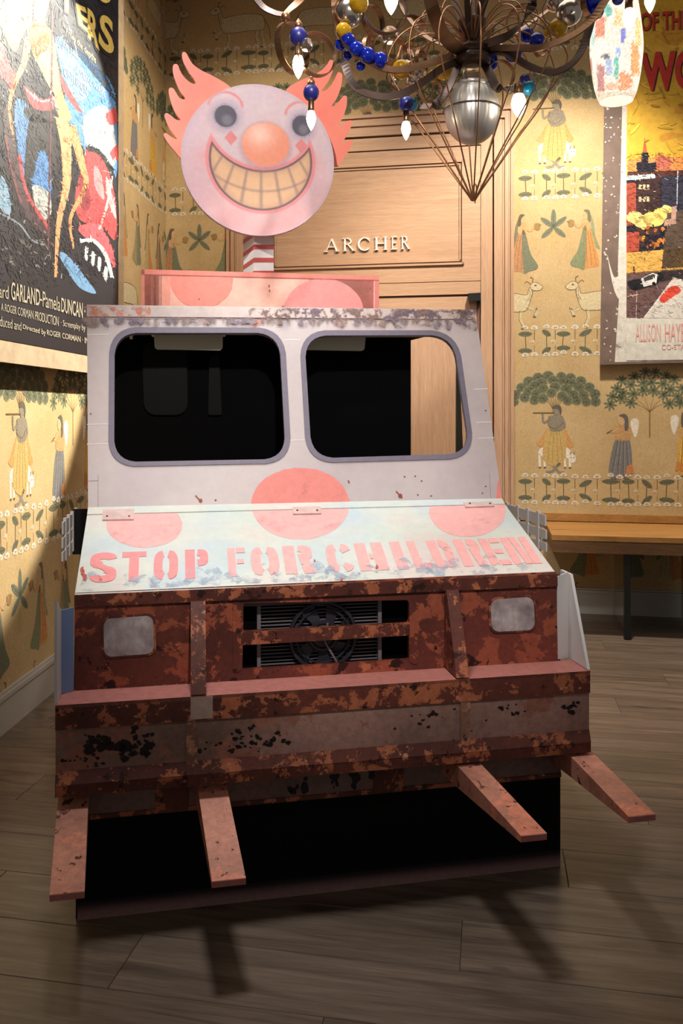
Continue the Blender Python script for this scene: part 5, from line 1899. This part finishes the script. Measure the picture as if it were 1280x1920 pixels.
beads = [  # px, py, radius px, depth, material
    (654, 26, 24, -.25, 'silver'), (672, 6, 17, -.29, 'yel_g'), (644, 58, 14, -.27, 'yel_g'),
    (652, 76, 11, -.27, 'blue_g'), (668, 92, 11, -.28, 'blue_g'), (688, 104, 12, -.27, 'blue_g'), (712, 112, 11, -.25, 'blue_g'), (638, 84, 8, -.25, 'blue_g'), (652, 104, 7, -.24, 'blue_g'), (676, 124, 7, -.25, 'blue_g'),
    (752, 130, 16, .0, 'yel_g'), (779, 136, 12, .02, 'silver'), (832, 132, 16, .08, 'yel_g'), (740, 152, 8, .02, 'silver'),
    (962, 100, 13, .05, 'blue_g'), (918, 116, 13, .1, 'blue_g'), (1006, 76, 11, .0, 'blue_g'), (1046, 52, 16, .0, 'yel_g'), (1052, 66, 10, .02, 'yel_g'),
    (1066, 24, 22, -.02, 'silver'), (1040, 4, 16, .1, 'silver'), (1112, 4, 18, -.2, 'blue_g'), (1100, 18, 8, -.2, 'clear'), (992, 165, 12, -.05, 'cyan_g'), (984, 150, 10, .02, 'blue_m'),
    (574, 84, 12, -.46, 'clear'), (764, 104, 11, .1, 'clear'), (776, 150, 13, .04, 'silver'), (812, 142, 10, .1, 'yel_g'), (936, 92, 10, .08, 'silver'), (1030, 60, 10, .04, 'yel_g'), (730, 66, 15, .1, 'clear'), (988, 66, 11, .08, 'blue_g'), (955, 168, 8, -.02, 'silver'), (770, 196, 12, .05, 'cyan_g'), (1158, -2, 10, -.2, 'blue_m')]
for px, py, r, dy, mt in beads:
    MB().ball(cp(px, py, dy), r * (1.3 if mt == 'blue_g' else 1.1) * (CY + dy) / F, 18, 1.0).build('bead', M[mt], ch, True)

bulbs = [  # bulb bottom centre, length px, half width px, depth, bead offset, bead radius
    (559, 148, 42, 11, -.46, 'blue_m', 17), (583, 245, 36, 9, -.45, 'blue_m', 15), (761, 263, 34, 9, -.05, 'blue_m', 14),
    (972, 222, 44, 14, -.08, None, 0), (733, 28, 44, 13, -.20, None, 0), (1179, 58, 40, 12, -.35, 'blue_m', 10), (1218, 25, 38, 10, -.32, 'cyan_g', 10)]
for px, py, L, w_, dy, mt, br in bulbs:
    s_ = (CY + dy) / F
    b0 = Vector(cp(px, py, dy))
    up = Vector((0, 0, 1))
    can = MB().lathe([(w_ * .62 * s_, L * s_), (w_ * .66 * s_, (L + 4) * s_), (w_ * .6 * s_, (L + 20) * s_), (w_ * .3 * s_, (L + 22) * s_)], b0, 14).build('candle_socket', M['bronze'], ch, True)
    prof = [(.02, 0), (.25, .08), (.62, .26), (.92, .48), (1.0, .64), (.88, .84), (.66, 1.0)]
    MB().lathe([(r * w_ * s_, h * L * s_) for r, h in prof], b0, 16).build('bulb', M['bulb'], can, True)
    if mt:
        MB().ball(b0 + up * (L + 20 + br) * s_, br * s_, 18, 1.08).build('socket_bead', M[mt], can, True)
        MB().lathe([(br * .45 * s_, (L + 20 + br * 1.9) * s_), (br * .5 * s_, (L + 22 + br * 2.2) * s_), (br * .2 * s_, (L + 26 + br * 2.5) * s_)], b0, 12).build('bead_cap', M['copper'], can, True)
        MB().tube([b0 + up * (L + 24 + br * 2.4) * s_, b0 + up * (L + 60 + br * 2.4) * s_ if L + py > 999 else b0 + up * (L + 27 + br * 2.6) * s_], .002, 6).build('hook', M['copper'], can)
MB().ball(cp(535, 32, -.48), 9 * (CY - .48) / F, 14).build('bead', M['copper'], ch, True)

# ------------------------------------------------------------------ mosaic pendant lamp
PY_ = 3.35
pc = at(1155, 100, PY_)
ps = PY_ / F
pend = empty('mosaic_pendant_lamp', (0, 0, 0), label='glowing white mosaic glass pendant lamp with coloured patches beside the chandelier', cat='lamp')
prof = [(30, 190), (36, 176), (42, 150), (47, 110), (48, 84), (45, 50), (40, 14), (34, -20), (26, -50), (14, -70)]
prof = [(r * ps, EYE + (HY - y) * ps) for r, y in prof]
prof_s = smooth_path([(r, z) for r, z in prof], 9)
patches = [((1125, 52), 10, 20, (214, 120, 92)), ((1140, 20), 8, 12, (90, 170, 150)), ((1167, 66), 5, 14, (110, 110, 190)), ((1158, 96), 7, 9, (150, 170, 224)), ((1190, 110), 9, 32, (240, 150, 80)), ((1155, 128), 5, 22, (90, 180, 160)), ((1141, 128), 7, 18, (168, 182, 208)), ((1126, 150), 8, 34, (176, 112, 104)), ((1172, 152), 14, 18, (244, 140, 90)), ((1146, 162), 14, 7, (246, 170, 130)), ((1160, 34), 10, 16, (246, 200, 140)), ((1110, 60), 5, 30, (170, 200, 190)), ((1136, 106), 10, 4, (96, 92, 92)), ((1196, 60), 6, 26, (240, 200, 120))]
nA = 96
V, C, Fc = [], [], []
rp = random.Random(5)
for r, z in prof_s:
    for k_ in range(nA):
        a = 2 * PI * k_ / nA
        x, y = pc[0] + r * math.cos(a), PY_ + r * math.sin(a)
        V.append((x, y, z))
        col = (250, 238, 214)
        mir_y = 1 if math.sin(a) < 0 else 0
        ppx, ppy = 640 + F * x / y, HY - F * (z - EYE) / y
        off = 0 if mir_y else 22
        for (cx, cy), w_, h_, c_ in patches:
            if abs(ppx + off - cx) < w_ * rp.uniform(.6, 1.15) and abs(ppy + off * .5 - cy) < h_ * rp.uniform(.75, 1.1):
                col = tuple(int(v * .8 + 50) for v in c_)
        if ppy > 172:
            col = (226, 204, 180)
        g = rp.uniform(.82, 1.0)
        C.append(tuple(v * g for v in lin(col)[:3]) + (1,))
mm = len(prof_s)
for i in range(mm - 1):
    for k_ in range(nA):
        l = (k_ + 1) % nA
        Fc.append((i * nA + k_, i * nA + l, (i + 1) * nA + l, (i + 1) * nA + k_))
m, nt, bs, N = nmat('mosaic_glass')
a1 = N('ShaderNodeAttribute')
a1.attribute_name = 'Col'
vo = N('ShaderNodeTexVoronoi')
vo.inputs['Scale'].default_value = 140
tc = N('ShaderNodeTexCoord')
link(nt, tc.outputs['Object'], vo.inputs['Vector'])
cc = mix(nt, 1.0, a1.outputs['Color'], ramp(nt, vo.outputs['Distance'], [(0.2, G(1.0)), (0.7, G(0.6))]), 'MULTIPLY')
link(nt, cc, bs.inputs['Base Color'])
link(nt, cc, bs.inputs['Emission Color'])
bs.inputs['Emission Strength'].default_value = 1.7
bs.inputs['Roughness'].default_value = 0.3
mesh('mosaic_shade', V, Fc, m, pend, True, cols=C)
tp_ = EYE + (HY + 70) * ps
MB().lathe([(.03, tp_ - .005), (.035, tp_ + .03), (.012, tp_ + .05), (.006, tp_ + .07), (.006, 5.15)], (pc[0], PY_, 0), 16).build('lamp_cap', M['bronze_dk'], pend, True)
MB().lathe([(.05, 5.14), (.06, 5.17), (.06, 5.195)], (pc[0], PY_, 0), 16).build('ceiling_rose', M['bronze_dk'], pend, True)
